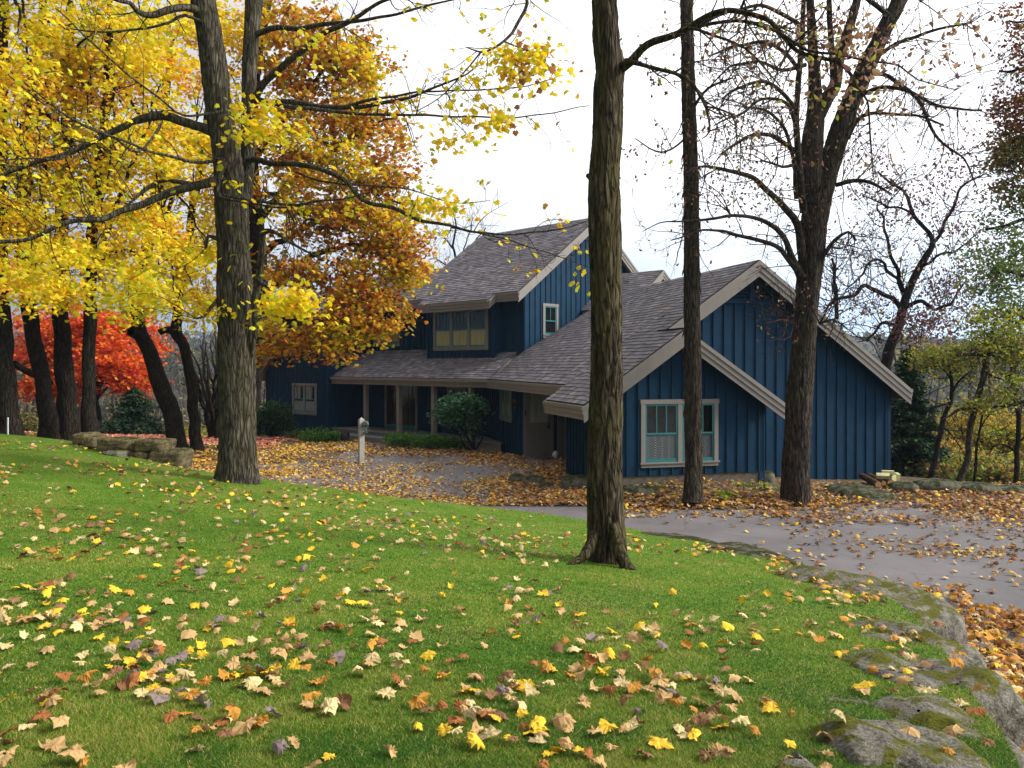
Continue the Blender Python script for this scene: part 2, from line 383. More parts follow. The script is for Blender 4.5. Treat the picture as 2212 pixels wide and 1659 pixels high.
def window(pl, rect, n=2, muntin=2, curtain='shade', curtz=.5, label=None, upper=True, inner='shade'):
    """rect t0,t1,z0,z1 outer trim; one part with frame, sashes, panes, curtains, sill below it"""
    t0, t1, z0, z1 = rect
    if t0 > t1: t0, t1 = t1, t0
    H = z1-z0; tw = .105
    fr = MB()
    zs = z0+.12; zt = z1-tw
    pbox(fr, pl, t0-.02, t1+.02, zt, z1, .003, .062)
    pbox(fr, pl, t0, t0+tw, zs, zt-.001, .003, .055); pbox(fr, pl, t1-tw, t1, zs, zt-.001, .003, .055)
    W = t1-t0; gap = .11; uw = (W-2*tw-gap*(n-1))/n
    for i in range(n-1):
        c = t0+tw+uw*(i+1)+gap*i; pbox(fr, pl, c+.001, c+gap-.001, zs, zt-.001, .003, .052)
    f = fr.build('window', M['trim'], house)
    if label: f['label'] = label
    sl = MB(); pbox(sl, pl, t0-.03, t1+.03, zs-.035, zs-.001, .003, .085); pbox(sl, pl, t0, t1, z0, zs-.037, .003, .05)
    sl.build('sill', M['trim'], f)
    for i in range(n):
        a = t0+tw+(uw+gap)*i+.002; b = a+uw-.004; zm = zs+(zt-zs)*.49
        s = MB(); sw = .045
        for (p, q, r_, u, o) in ((a, b, zs, zs+.085, .034), (a, b, zm-.02, zm+.02, .036), (a, b, zt-.045, zt-.002, .04)): pbox(s, pl, p, q, r_, u, .02, o)
        pbox(s, pl, a, a+sw, zs+.085, zm-.02, .02, .034); pbox(s, pl, b-sw, b, zs+.085, zm-.02, .02, .034)
        pbox(s, pl, a, a+sw, zm+.02, zt-.045, .02, .04); pbox(s, pl, b-sw, b, zm+.02, zt-.045, .02, .04)
        for k in range(muntin):
            c = a+sw+(b-a-2*sw)*(k+1)/(muntin+1); pbox(s, pl, c-.012, c+.012, zm+.02, zt-.045, .02, .036)
        s.build('sash', M['sash'], f)
        g = MB(); g.face([pl(a+.01, zs+.03, .024), pl(b-.01, zs+.03, .024), pl(b-.01, zt-.02, .024), pl(a+.01, zt-.02, .024)]); g.build('pane', M['glass'], f)
        d = MB(); d.face([pl(a, zs, .005), pl(b, zs, .005), pl(b, zt, .005), pl(a, zt, .005)]); d.build('painted_dark_room', M['dark'], f)  # flat panel on the wall; the unlit room's darkness is its colour
        if curtain:
            cu = MB(); K = 14; zc = zs+(zt-zs)*curtz
            for k in range(K):
                ta, tb = a+(b-a)*k/K, a+(b-a)*(k+1)/K; oa, ob = .010+.004*math.sin(k*2.1), .010+.004*math.sin((k+1)*2.1)
                cu.face([pl(ta, zs, oa), pl(tb, zs, ob), pl(tb, zc, ob), pl(ta, zc, oa)])
            cu.build('curtain', M[curtain], f, True)
        if upper:
            cu = MB(); ww = (b-a)*.62; st = a+(b-a)*.3
            cu.face([pl(st, zm, .013), pl(st+ww, zm, .013), pl(st+ww, zt, .013), pl(st, zt, .013)]); cu.build('blind', M[inner], f)
    return (t0, t1, z0, z1)

# --- shingle roofs: real overlapping courses laid on a plane patch -----------------
PAL = [(.195,.18,.20), (.165,.15,.17), (.24,.22,.235), (.14,.13,.15), (.215,.19,.19), (.185,.175,.20), (.28,.26,.275)]
def clip(poly, axis, lim, keep_ge):
    out = []
    for i in range(len(poly)):
        a, b = poly[i], poly[(i+1) % len(poly)]
        ia, ib = (a[axis] >= lim) == keep_ge or a[axis] == lim, (b[axis] >= lim) == keep_ge or b[axis] == lim
        if ia: out.append(a)
        if ia != ib:
            k = (lim-a[axis])/(b[axis]-a[axis]); out.append((a[0]+(b[0]-a[0])*k, a[1]+(b[1]-a[1])*k))
    return out
def roof_patch(mb, poly3, alongdir, under=.0, ex=.155, tab=.27, seed=1):
    """poly3: planar 3D polygon; alongdir: horizontal course direction (2D)"""
    rr = random.Random(seed)
    u = Vector((alongdir.x, alongdir.y, 0)).normalized()
    nrm = Vector((0, 0, 0))
    for i in range(1, len(poly3)-1): nrm += (poly3[i]-poly3[0]).cross(poly3[i+1]-poly3[0])
    nrm.normalize()
    if nrm.z < 0: nrm = -nrm
    u = (u-nrm*u.dot(nrm)).normalized(); v = nrm.cross(u)
    if v.z < 0: v = -v
    o = poly3[0]
    q = [((p-o).dot(u), (p-o).dot(v)) for p in poly3]
    def W(a, b, off): return o+u*a+v*b+nrm*off
    v0, v1 = min(p[1] for p in q), max(p[1] for p in q); u0, u1 = min(p[0] for p in q), max(p[0] for p in q)
    if under: mb.face([W(a, b, -under) for a, b in q][::-1], (.2, .18, .16))
    mb.face([W(a, b, -.012) for a, b in q], (.05, .045, .045))
    row = 0; b = v0
    while b < v1:
        strip = clip(clip(q, 1, b-.03, True), 1, b+ex, False)
        if len(strip) > 2:
            a = u0-rr.uniform(0, tab)
            while a < u1:
                w = tab*rr.uniform(.55, 1.25); js = rr.choice((0, 0, .022)) 
                cell = clip(clip(clip(strip, 0, a, True), 0, a+w, False), 1, b-.03+js, True)
                if len(cell) > 2:
                    c = rr.choice(PAL); k = rr.uniform(.62, .92); c = tuple(x*k for x in c)
                    lift = .014+rr.uniform(0, .004)
                    lo = min(p[1] for p in cell)
                    top = [W(x, y, .002+lift*max(0, 1-(y-lo)/(ex+.03))) for x, y in cell]
                    mb.face(top, c)
                    e = [p for p in cell if abs(p[1]-lo) < 1e-6]
                    if len(e) >= 2:
                        e.sort(); x1, x2 = e[0][0], e[-1][0]
                        mb.face([W(x1, lo, -.01), W(x2, lo, -.01), W(x2, lo, .002+lift), W(x1, lo, .002+lift)], tuple(x*.5 for x in c))
                a += w
        b += ex; row += 1
def board(mb, A, B, h, out, th=.04, drop=0.0):
    """fascia board hanging under the line A-B, outward dir out (3D unit), vertical depth h"""
    dn = Vector((0, 0, 1)); a, b = A-dn*drop, B-dn*drop
    mb.hexa([a-dn*h, b-dn*h, b-dn*h+out*th, a-dn*h+out*th, a, b, b+out*th, a+out*th])
def fascia(name, A, B, out, depth=.34, label=None):
    """stepped boards: narrow top, wide bottom"""
    o = Vector((out.x, out.y, 0)).normalized(); mb = MB()
    board(mb, A, B, depth*.28, o, .065, .015); board(mb, A, B, depth*.36, o, .042, .015+depth*.28+.002); board(mb, A, B, depth*.36, o, .018, .015+depth*.64+.004)
    return mb.build(name, M['trim'], house)

# garage wing ------------------------------------------------------------------
def Gp(a, b, z): q = OG+gG*a+rG*b; return Vector((q.x, q.y, z))
GS = .70
def zg(a): return 5.80-GS*abs(a+1.837) if a < -1.837 else 5.80-.724*(a+1.837)
PG = Plane(OG, gG, -rG)                              # main gable wall, t = a
PS = Plane(OG-rG*1.1, gG, -rG)                       # small front gable
poly = [(-6.4,-.3),(2.42,-.3),(2.42,zg(2.42)-.2),(-1.837,5.6),(-6.4,zg(-6.4)-.2)]
vent_z = PG.hit(1640, 655)[1]
wall(PG, poly, holes=[(-3.3,-.35,vent_z,5.5)], sp=.305, phase=.12, corner=((2.36,.05),))
def zs_(a): return 3.99-.71*abs(a+4.49) if a < -4.49 else 3.99-.67*(a+4.49)
gw = [PS.hit(1383.2, 1010.7), PS.hit(1549.5, 861.5)]
grect = (gw[0][0], gw[1][0], gw[0][1], gw[1][1])
base_s = PS.hit(1500, 1022)[1]
wall(PS, [(-6.46,base_s-.02),(-2.14,base_s-.02),(-2.14,zs_(-2.14)-.2),(-4.49,3.78),(-6.46,zs_(-6.46)-.2)], holes=[grect], sp=.29, phase=.1)
window(PS, grect, 2, 2, 'check', .47, 'double window with teal sashes and checked half curtains', upper=False)
fm = MB(); PSb = PS.shifted(-.03); pbox(fm, PSb, -6.4, -2.16, -.4, base_s-.022, -.2, 0); fm.build('foundation', M['concrete'], house)
PSR = Plane(PS(-2.14, 0).xy, rG, gG); wall(PSR, [(0,-.3),(1.1,-.3),(1.1,2.25),(0,2.25)], sp=.3)     # return to the main gable
PSL = Plane(PS(-6.46, 0).xy, rG, -gG); wall(PSL, [(0,-.2),(2.35,-.2),(2.35,2.45),(0,2.45)], sp=.235, phase=.1)
PGR = Plane(PG(2.42, 0).xy, rG, gG); wall(PGR, [(0,-.5),(9,-.5),(9,2.5),(0,2.5)], sp=.3)
PBk = Plane(PSL(2.35, 0).xy, gG, rG); wall(PBk, [(0,-.2),(2.1,-.2),(2.1,3.7),(0,2.3)], sp=.3)
PIn = Plane((OG+gG*-4.36+rG*1.3), rG, -gG); wall(PIn, [(0,-.2),(5.9,-.2),(5.9,3),(0,3)], sp=.3)
PW = Plane(OG+gG*-5.9+rG*7.19, rG, -gG)              # wall with the narrow window, beside the entry door
PD = Plane(OG+gG*-5.9+rG*7.19, gG, -rG)              # door wall
vw = [PW.hit(1082.6, 908), PW.hit(1105.9, 822)]
vrect = (vw[0][0], vw[1][0], PW.hit(1105.9, 913)[1], PW.hit(1105.9, 829)[1]+.02)
vrect = (min(vrect[:2]), max(vrect[:2]), vrect[2], vrect[3])
wall(PW, [(0,-.15),(5.6,-.15),(5.6,2.9),(0,2.9)], holes=[vrect], sp=.33, phase=.12)
window(PW, vrect, 2, 1, 'shade', .9, 'narrow double window beside the entry door', upper=False)
wall(PD, [(0,-.15),(1.9,-.15),(1.9,2.9),(0,2.9)], holes=[(-.1,1.1,-.2,2.9)], sp=.22)
dt = MB(); d0, d1 = PD.hit(1138.5, 900)[0], PD.hit(1189, 900)[0]
pbox(dt, PD, d0-.12, d0, -.02, 2.35, .003, .06); pbox(dt, PD, d1, d1+.1, -.02, 2.35, .003, .06); pbox(dt, PD, d0-.12, d1+.1, 2.352, 2.5, .003, .07)
pbox(dt, PD, d0+.001, d1-.001, .02, .21, .003, .045)
door = dt.build('entry_door', M['trim'], house); door['label'] = 'taupe entry door with a glazed upper half'
dd = MB(); a, b = d0+.005, d1-.005
pbox(dd, PD, a, b, .215, .34, .01, .04); pbox(dd, PD, a, a+.09, .341, 2.33, .01, .04); pbox(dd, PD, b-.09, b, .341, 2.33, .01, .04)
pbox(dd, PD, a+.091, b-.091, 1.12, 1.22, .01, .04); pbox(dd, PD, a+.091, b-.091, 2.2, 2.33, .01, .04); pbox(dd, PD, a+.091, b-.091, .341, 1.119, .01, .022)
pbox(dd, PD, (a+b)/2-.03, (a+b)/2+.03, .342, 1.118, .0225, .034)
dd.build('door_leaf', M['post'], door)
g = MB(); pbox(g, PD, a+.091, b-.091, 1.221, 2.199, .008, .016); g.build('door_glass', M['shade'], door)
g = MB(); pbox(g, PD, b-.085, b-.03, 1.0, 1.2, .041, .05); pbox(g, PD, b-.18, b-.05, 1.07, 1.09, .055, .075); pbox(g, PD, b-.075, b-.045, 1.3, 1.34, .041, .06); g.build('door_handle', M['metal'], door)
tj = MB(); x0, x1 = PD.hit(1203, 900)[0], PD.hit(1228, 900)[0]
pbox(tj, PD, x0, x0+.1, -.05, 2.6, .003, .09); pbox(tj, PD, x0+.102, x1+.2, -.05, 2.6, .003, .05); pbox(tj, PD, x0+.26, x0+.32, -.05, 2.6, .051, .08)
tj.build('side_panel', M['trim'], house)
st = MB(); pbox(st, PD, d0-.35, d1+.35, -.06, .07, .005, .42); st.build('door_step', M['post'], house)
db = MB(); pbox(db, PD, d0-.1, d0-.05, 1.45, 1.62, .061, .08); db.build('doorbell', M['metal'], house)
# roofs of the garage wing (courses run along rG)
E0 = (-6.96, -1.5); 
mb = MB()
ridge0, ridge1 = Gp(-1.837, -.4, 5.80), Gp(-1.837, 8.8, 5.80)
J = {}
def wallpt(px, py):
    t, z = PK.hit(px, py); return PK(t, z, .0)
PK = Plane(KO, cR, -cL)                              # gable wall of the main block
J1, J2, J3 = wallpt(1132, 759), wallpt(1189, 740), wallpt(1278, 684); J4 = wallpt(1302, 656)
Ept = Gp(-6.4, 10.26, 2.61)
# left slope, front part (planar): from the small gable's rake to b=1.44
zl = lambda a: 5.80-GS*(-1.837-a)
A = [Gp(-6.96,-1.5,zl(-6.96)), Gp(-4.49,-1.5,zl(-4.49)), Gp(-4.49,-.4,zl(-4.49)), ridge0, Gp(-1.837,1.44,5.8), Gp(-6.96,1.44,zl(-6.96))]
roof_patch(mb, A, rG, 0, seed=2)
roof_patch(mb, [Gp(-6.4,1.44,zl(-6.4)), Gp(-1.837,1.44,5.8), ridge1, Gp(-6.4,8.8,zl(-6.4))], rG, 0, seed=3)
e88 = Gp(-6.4,8.8,zl(-6.4)); 
for k, tri in enumerate(([e88, ridge1, J1], [ridge1, J2, J1], [ridge1, J3, J2], [ridge1, J4, J3], [e88, J1, Ept])):
    roof_patch(mb, tri, rG, 0, seed=4+k)
# right slope of the main gable and right slope of the small gable
roof_patch(mb, [ridge0, Gp(2.72,-.4,zg(2.72)), Gp(2.72,9.2,zg(2.72)), Gp(-1.837,9.2,5.8)], rG, 0, seed=10)
roof_patch(mb, [Gp(-4.49,-1.5,3.99), Gp(-1.847,-1.5,zs_(-1.847)), Gp(-1.847,0,zs_(-1.847)), Gp(-4.49,0,3.99)], rG, 0, seed=11)
mb.build('garage_roof', M['shingle'], house)
# soffit slabs closing the underside
sf = MB()
for pts in ([Gp(-6.92,-1.46,0), Gp(-4.49,-1.46,0), Gp(-4.49,-.36,0), Gp(-1.837,-.36,0), Gp(-1.837,1.4,0), Gp(-6.92,1.4,0)],):
    pass
def slab(pts, th=.16, dn=.03):
    top = [p-Vector((0,0,dn)) for p in pts]; bot = [p-Vector((0,0,dn+th)) for p in pts]; n = len(pts)
    sf.add(top+bot, [tuple(range(n)), tuple(range(2*n-1, n-1, -1))]+[(i, n+i, n+(i+1) % n, (i+1) % n) for i in range(n)])
slab([Gp(-6.9,-1.46,zl(-6.9)), Gp(-4.49,-1.46,zl(-4.49)), Gp(-4.49,1.4,zl(-4.49)), Gp(-6.9,1.4,zl(-6.9))])
slab([Gp(-4.485,-.36,zl(-4.485)), Gp(-1.837,-.36,5.8), Gp(-1.837,8.8,5.8), Gp(-4.485,8.8,zl(-4.485))])
slab([Gp(-6.35,1.402,zl(-6.35)), Gp(-4.49,1.402,zl(-4.49)), Gp(-4.49,8.8,zl(-4.49)), Gp(-6.35,10.2,zl(-6.35))])
slab([Gp(-1.83,-.36,5.79), Gp(2.66,-.36,zg(2.66)), Gp(2.66,9.2,zg(2.66)), Gp(-1.83,9.2,5.79)])
slab([Gp(-4.48,-1.46,3.98), Gp(-1.9,-1.46,zs_(-1.9)), Gp(-1.9,-.02,zs_(-1.9)), Gp(-4.48,-.02,3.98)])
# fascias
nf = -rG; D3 = lambda p, dz: Vector((p.x, p.y, p.z-dz))
fascia('fascia', Gp(-6.98,-1.5,zl(-6.98)), Gp(-4.49,-1.5,zl(-4.49)), nf, .38)
fascia('fascia', Gp(-4.49,-1.5,3.99), Gp(-1.80,-1.5,zs_(-1.80)), nf, .38)
fascia('fascia', Gp(-4.55,-.4,zl(-4.55)), Gp(-1.837,-.4,5.80), nf, .40)
fascia('fascia', Gp(-1.837,-.4,5.80), Gp(2.76,-.4,zg(2.76)), nf, .40)
fascia('fascia', Gp(-6.98,1.44,zl(-6.98)), Gp(-6.98,-1.56,zl(-6.98)), -gG, .31)
fascia('fascia', Gp(-6.42,10.26,zl(-6.42)), Gp(-6.42,1.44,zl(-6.42)), -gG, .29)
fascia('fascia', Gp(-6.98,1.44,zl(-6.98)), Gp(-6.42,1.44,zl(-6.42)), rG, .3)
fascia('fascia', Gp(2.74,-.44,zg(2.74)), Gp(2.74,9,zg(2.74)), gG, .28)
# eave boxes (soffit) seen from below
for a0, a1, b0, b1, zt in ((-6.95,-6.47,-1.45,1.4,zl(-6.96)-.28),(-6.38,-5.9,1.5,10.2,zl(-6.4)-.27),(2.43,2.7,-.35,8,zg(2.72)-.3)):
    q = [Gp(a0,b0,zt), Gp(a1,b0,zt), Gp(a1,b1,zt), Gp(a0,b1,zt)]
    sf.hexa([p-Vector((0,0,.02)) for p in q]+q)
# gable vent with louvres
ve = MB(); zb = vent_z; half = (5.45-zb)/.71
pk = -1.837
tri = lambda z, o: (pk-(5.35-z)/.71+o, pk+(5.35-z)/.724-o)
z = zb+.07
while z < 5.2:
    l, r_ = tri(z+.05, .04)
    if r_-l > .1:
        for s0, s1 in ((l, pk-.075), (pk+.075, r_)):
            if s1-s0 > .03: ve.hexa([PG(s0,z,.05), PG(s1,z,.05), PG(s1,z+.012,.05), PG(s0,z+.012,.05), PG(s0,z+.045,.006), PG(s1,z+.045,.006), PG(s1,z+.057,.006), PG(s0,z+.057,.006)])
    z += .083
pbox(ve, PG, pk-.07, pk+.07, zb+.062, 5.3, .004, .07)
l, r_ = tri(zb, -.15); pbox(ve, PG, l, r_, zb-.02, zb+.06, .004, .06)
for sgn in (-1, 1):
    a_, b_ = (pk+sgn*(5.35-zb)/.717, zb), (pk+sgn*.02, 5.33)
    ve.hexa([PG(a_[0],a_[1],.004), PG(b_[0],b_[1],.004), PG(b_[0],b_[1],.06), PG(a_[0],a_[1],.06), PG(a_[0]+sgn*.02,a_[1]+.12,.004), PG(b_[0],b_[1]+.12,.004), PG(b_[0],b_[1]+.12,.06), PG(a_[0]+sgn*.02,a_[1]+.12,.06)])
vo = ve.build('gable_vent', M['wall'], house)
dk = MB(); l, r_ = tri(zb+.06, 0); dk.face([PG(l,zb+.06,.004), PG(r_,zb+.06,.004), PG(pk,5.3,.004)]); dk.build('vent_shade_panel', M['dark'], vo)  # near-black face; shade behind the louvres put into its colour

# main block ---------------------------------------------------------------------
def Kp(s, h, z): q = KO+cL*s+cR*h; return Vector((q.x, q.y, z))
zr = lambda h: 9.21-.72*abs(4.05-h) if h < 4.05 else 9.21-.76*(h-4.05)
gwin = [PK.hit(1171.5, 731.6), PK.hit(1204, 654.9)]
kr = (gwin[0][0], gwin[1][0], gwin[0][1]+.04, PK.hit(1171.5, 655)[1])
ventz = PK.hit(1283, 520)[1]
wall(PK, [(0,.2),(8.1,.2),(8.1,zr(8.1)-.15),(4.05,9.02),(0,zr(0)-.15)], holes=[kr,(2.8,5.3,ventz,9)], sp=.30, corner=((.05,.05),))
window(PK, kr, 1, 1, None, .5, 'small sash window high in the bright gable wall', upper=False)
v2 = MB(); pbox(v2, PK, 2.7, 5.4, ventz-.04, ventz+.05, .004, .055)
z = ventz+.1
while z < 8.85:
    l, r_ = 4.05-(8.98-z)/.72+.08, 4.05+(8.98-z)/.76-.08
    if r_-l > .1: v2.hexa([PK(l,z,.05), PK(r_,z,.05), PK(r_,z+.012,.05), PK(l,z+.012,.05), PK(l,z+.045,.006), PK(r_,z+.045,.006), PK(r_,z+.057,.006), PK(l,z+.057,.006)])
    z += .085
v2.build('gable_vent', M['wall'], house)
PF = Plane(KO, cL, -cR)                              # main facade, t = s
PFB = Plane(KO-cR*.35, cL, -cR); PFR = Plane(KO+cR*.3, cL, -cR)
tw = [PFB.hit(1055, 755.5), PFB.hit(938, 660)]
zt_, zb_ = PFB.hit(1055, 663)[1], PFB.hit(1055, 755.5)[1]+.0
trect = (tw[0][0], tw[1][0], zb_, zt_)
wall(PF, [(0,.2),(1.3,.2),(1.3,zr(0)-.15),(0,zr(0)-.15)], sp=.3)
wall(PF, [(1.32,.2),(10.6,.2),(10.6,2.9),(1.32,2.9)], holes=[(3.0,3.9,0,3),(7.2,10.0,0,2.9)], sp=.3)      # porch back wall
wall(PFB, [(1.28,2.9),(5.3,2.9),(5.3,zr(-.35)-.1),(1.28,zr(-.35)-.1)], holes=[trect], sp=.25, corner=((1.32,.04),(5.26,.04)))
PBa = Plane(PFB(1.28, 0).xy, cR, -cL); wall(PBa, [(0,2.9),(.35,2.9),(.35,5.75),(0,5.75)])
PBb = Plane(PFB(5.3, 0).xy, cR, cL); wall(PBb, [(0,2.9),(.65,2.9),(.65,5.6),(0,5.6)])
rw = [PFR.hit(864.8, 747.7), PFR.hit(807.6, 684)]
rrect = (rw[0][0], rw[1][0], PFR.hit(864.8, 747.7)[1], PFR.hit(864.8, 688)[1])
wall(PFR, [(5.3,2.9),(10.6,2.9),(10.6,zr(.3)-.15),(5.3,zr(.3)-.15)], holes=[rrect], sp=.25)
window(PFR, rrect, 2, 2, 'curtain', .5, 'double window under the orange maple boughs')
window(PFB, trect, 3, 3, 'curtain', .47, 'triple window with cream curtains tinted by painted yellow reflections above the porch roof', upper=False)
# back and far walls (for other viewpoints)
PBK = Plane(KO+cR*8.1, cL, cR); wall(PBK, [(0,-2),(15,-2),(15,5.6),(0,5.6)], sp=.4)
PFar = Plane(KO+cL*6.5, cR, cL); wall(PFar, [(0,5),(8.1,5),(8.1,zr(8.1)-.15),(4.05,9.02),(0,zr(0)-.15)], sp=.3)
mr = MB()
top = 4.05; zlow = 7.5
roof_patch(mr, [Kp(-.3,-.6,zr(-.6)), Kp(-.3,4.05,9.21), Kp(6.69,4.05,9.21), Kp(6.69,1.65,zr(1.65)), Kp(10.8,1.65,zr(1.65)), Kp(10.8,-.6,zr(-.6)), Kp(5.2,-.6,zr(-.6)), Kp(5.2,-.95,zr(-.95)), Kp(.95,-.95,zr(-.95)), Kp(.95,-.6,zr(-.6))], cL, 0, seed=21)
roof_patch(mr, [Kp(-.3,4.05,9.21), Kp(-.3,8.5,zr(8.5)), Kp(6.69,8.5,zr(8.5)), Kp(6.69,4.05,9.21)], cL, 0, seed=22)
roof_patch(mr, [Kp(6.69,1.65,zr(1.65)), Kp(6.69,8.5,zr(1.65)-.3*6.85), Kp(15,8.5,zr(1.65)-.3*6.85), Kp(15,1.65,zr(1.65))], cL, 0, seed=23)
roof_patch(mr, [Kp(10.3,-2.35,5.55), Kp(10.3,1.65,zr(1.65)), Kp(14.8,1.65,zr(1.65)), Kp(14.8,-2.35,5.55)], cL, 0, seed=24)
mr.build('main_roof', M['shingle'], house)
slab([Kp(-.26,-.56,zr(-.56)), Kp(-.26,4.05,9.21), Kp(6.65,4.05,9.21), Kp(6.65,-.56,zr(-.56))])
slab([Kp(-.26,4.06,9.2), Kp(-.26,8.45,zr(8.45)), Kp(6.65,8.45,zr(8.45)), Kp(6.65,4.06,9.2)])
slab([Kp(1.0,-.9,zr(-.9)), Kp(1.0,-.565,zr(-.565)), Kp(5.15,-.565,zr(-.565)), Kp(5.15,-.9,zr(-.9))])
slab([Kp(10.35,-2.3,5.57), Kp(10.35,1.6,7.4), Kp(14.75,1.6,7.4), Kp(14.75,-2.3,5.57)])
slab([Kp(6.655,-.56,zr(-.56)), Kp(6.655,1.6,zr(1.6)), Kp(10.34,1.6,zr(1.6)), Kp(10.34,-.56,zr(-.56))])
fo = -cL
fascia('fascia', Kp(-.3,-.62,zr(-.62)), Kp(-.3,4.05,9.21), fo, .38); fascia('fascia', Kp(-.3,4.05,9.21), Kp(-.3,8.5,zr(8.5)), fo, .38)
fascia('fascia', Kp(-.34,-.6,zr(-.6)), Kp(.95,-.6,zr(-.6)), -cR, .33); fascia('fascia', Kp(.93,-.95,zr(-.95)), Kp(5.22,-.95,zr(-.95)), -cR, .33)
fascia('fascia', Kp(5.22,-.6,zr(-.6)), Kp(10.5,-.6,zr(-.6)), -cR, .33); fascia('fascia', Kp(.93,-.6,zr(-.6)), Kp(.93,-.97,zr(-.97)), -cL, .33)
fascia('fascia', Kp(6.72,8.5,zr(8.5)), Kp(6.72,4.05,9.21), cL, .35); fascia('fascia', Kp(6.72,4.05,9.21), Kp(6.72,1.6,zr(1.6)), cL, .35)
fascia('fascia', Kp(10.3,-2.37,5.54), Kp(14.8,-2.37,5.54), -cR, .33); fascia('fascia', Kp(10.28,-2.37,5.54), Kp(10.28,-.6,6.35), -cL, .33)
# back cross wing seen past the trunk
cz = lambda h: 6.96-.75*abs(h-5.46)
bw = MB(); roof_patch(bw, [Kp(0,5.46,6.96), Kp(-2.5,5.46,6.96), Kp(-2.5,3.3,cz(3.3)), Kp(0,3.3,cz(3.3))], cL, 0, seed=31); roof_patch(bw, [Kp(0,5.46,6.96), Kp(-2.5,5.46,6.96), Kp(-2.5,8,cz(8)), Kp(0,8,cz(8))], cL, 0, seed=32)
bw.build('back_roof', M['shingle'], house)
slab([Kp(0,5.45,6.94), Kp(-2.45,5.45,6.94), Kp(-2.45,3.4,cz(3.4)), Kp(0,3.4,cz(3.4))]); slab([Kp(0,5.47,6.94), Kp(-2.45,5.47,6.94), Kp(-2.45,7.9,cz(7.9)), Kp(0,7.9,cz(7.9))])
fascia('fascia', Kp(-2.5,3.3,cz(3.3)), Kp(-2.5,5.46,6.96), fo, .34); fascia('fascia', Kp(-2.5,5.46,6.96), Kp(-2.5,8,cz(8)), fo, .34)
PBW = Plane(Kp(-2.1,0,0).xy, cR, -cL); wall(PBW, [(3.6,0),(7.4,0),(7.4,cz(7.4)-.15),(5.46,6.75),(3.6,cz(3.6)-.15)], sp=.25)
# left wing ----------------------------------------------------------------------
CW = Vector((-8.3, 37.45)); PWF = Plane(CW, cL, -cR); PWR = Plane(CW, cR, -cL)
w1 = [PWF.hit(684.5, 898.8), PWF.hit(633.2, 827.5)]; w1r = (w1[0][0], w1[1][0], w1[0][1]+.02, PWF.hit(684.5, 828.6)[1])
w2 = [PWF.hit(682, 752.7), PWF.hit(631.8, 681)]; w2r = (w2[0][0], w2[1][0], w2[0][1], PWF.hit(682, 683)[1])
rk = PWF.hit(562, 817); rk2 = PWF.hit(600, 755)
sl = (rk2[1]-rk[1])/(rk2[0]-rk[0])
zlean = lambda t: rk[1]+sl*(t-rk[0])
wall(PWF, [(0,-.3),(5.65,-.3),(5.65,zlean(5.65)-.2),(4.0,zlean(4.0)-.2),(4.0,5.4),(0,5.4)], holes=[w1r,w2r], sp=.25, corner=((.06,.06),))
wall(PWR, [(0,-.3),(3.5,-.3),(3.5,5.9),(0,5.4)], sp=.25)
PWL = Plane(PWF(4.0, 0).xy, cR, cL); wall(PWL, [(0,2),(6,2),(6,6),(0,5.4)], sp=.3)
PLL = Plane(PWF(5.65, 0).xy, cR, cL); wall(PLL, [(0,-.5),(6,-.5),(6,zlean(5.65)-.2),(0,zlean(5.65)-.2)], sp=.3)
window(PWF, w1r, 2, 2, 'shade', .42, 'ground floor double window of the left wing with white shades')
window(PWF, w2r, 2, 2, 'shade', .42, 'upper double window of the left wing behind maple leaves')
lr = MB(); te = 6.25
q = lambda t, off, z: PWF(t, z, off)
roof_patch(lr, [q(te,.35,zlean(te)), q(4.0,.35,zlean(4.0)), q(4.0,-6,zlean(4.0)), q(te,-6,zlean(te))], cR, 0, seed=41); lr.build('lean_to_roof', M['shingle'], house)
fascia('fascia', q(te,.35,zlean(te)), q(4.0,.35,zlean(4.0)), -cR, .34); slab([q(te-.04,.3,zlean(te-.04)), q(4.0,.3,zlean(4.0)), q(4.0,-6,zlean(4.0)), q(te-.04,-6,zlean(te-.04))])
# porch ---------------------------------------------------------------------------
EO = V2(Ept.x, Ept.y)
def Ep(s, w, z): q = EO+cL*s+cR*w; return Vector((q.x, q.y, z))
pr = MB(); kz = J1.z
roof_patch(pr, [Ep(0,0,2.61), Ep(10.4,0,2.61), Ep(10.4,2.0,2.61+.6*2.0), Ep(.16,2.0,2.61+.6*2.0), Ep(.16,1.7,J1.z)], cL, 0, seed=51)
pr.build('porch_roof', M['shingle'], house)
slab([Ep(.1,.05,2.63), Ep(10.35,.05,2.63), Ep(10.35,1.95,3.76), Ep(.2,1.95,3.76)], .1)
fascia('fascia', Ep(-.02,-.0,2.61), Ep(10.42,-.0,2.61), -cR, .30)
gu = MB(); board(gu, Ep(-.0,0,2.6), Ep(10.45,0,2.6), .09, Vector((-cR.x,-cR.y,0)), .11, .02); gu.build('gutter', M['trim'], house)
sf.build('soffit', M['trim'], house)
ce = MB(); qq = [Ep(0,.02,2.33), Ep(10.35,.02,2.33), Ep(10.35,1.69,2.33), Ep(.2,1.69,2.33)]; ce.hexa(qq+[p+Vector((0,0,.04)) for p in qq]); ce.build('porch_ceiling', M['wall'], house)
dk = MB(); PE = Plane(EO, cL, -cR)
s0 = PE.hit(1082, 950)[0]
qq = [Ep(s0,0,-.1), Ep(10.3,0,-.1), Ep(10.3,1.69,-.1), Ep(.3,1.69,-.1)]
dk.hexa(qq+[p+Vector((0,0,.355)) for p in qq])
qq = [Ep(s0-.03,-.04,.256), Ep(10.3,-.04,.256), Ep(10.3,1.69,.256), Ep(.3,1.69,.256)]; dk.hexa(qq+[p+Vector((0,0,.04)) for p in qq])
a_, b_ = PE.hit(855, 950)[0], PE.hit(745, 950)[0]
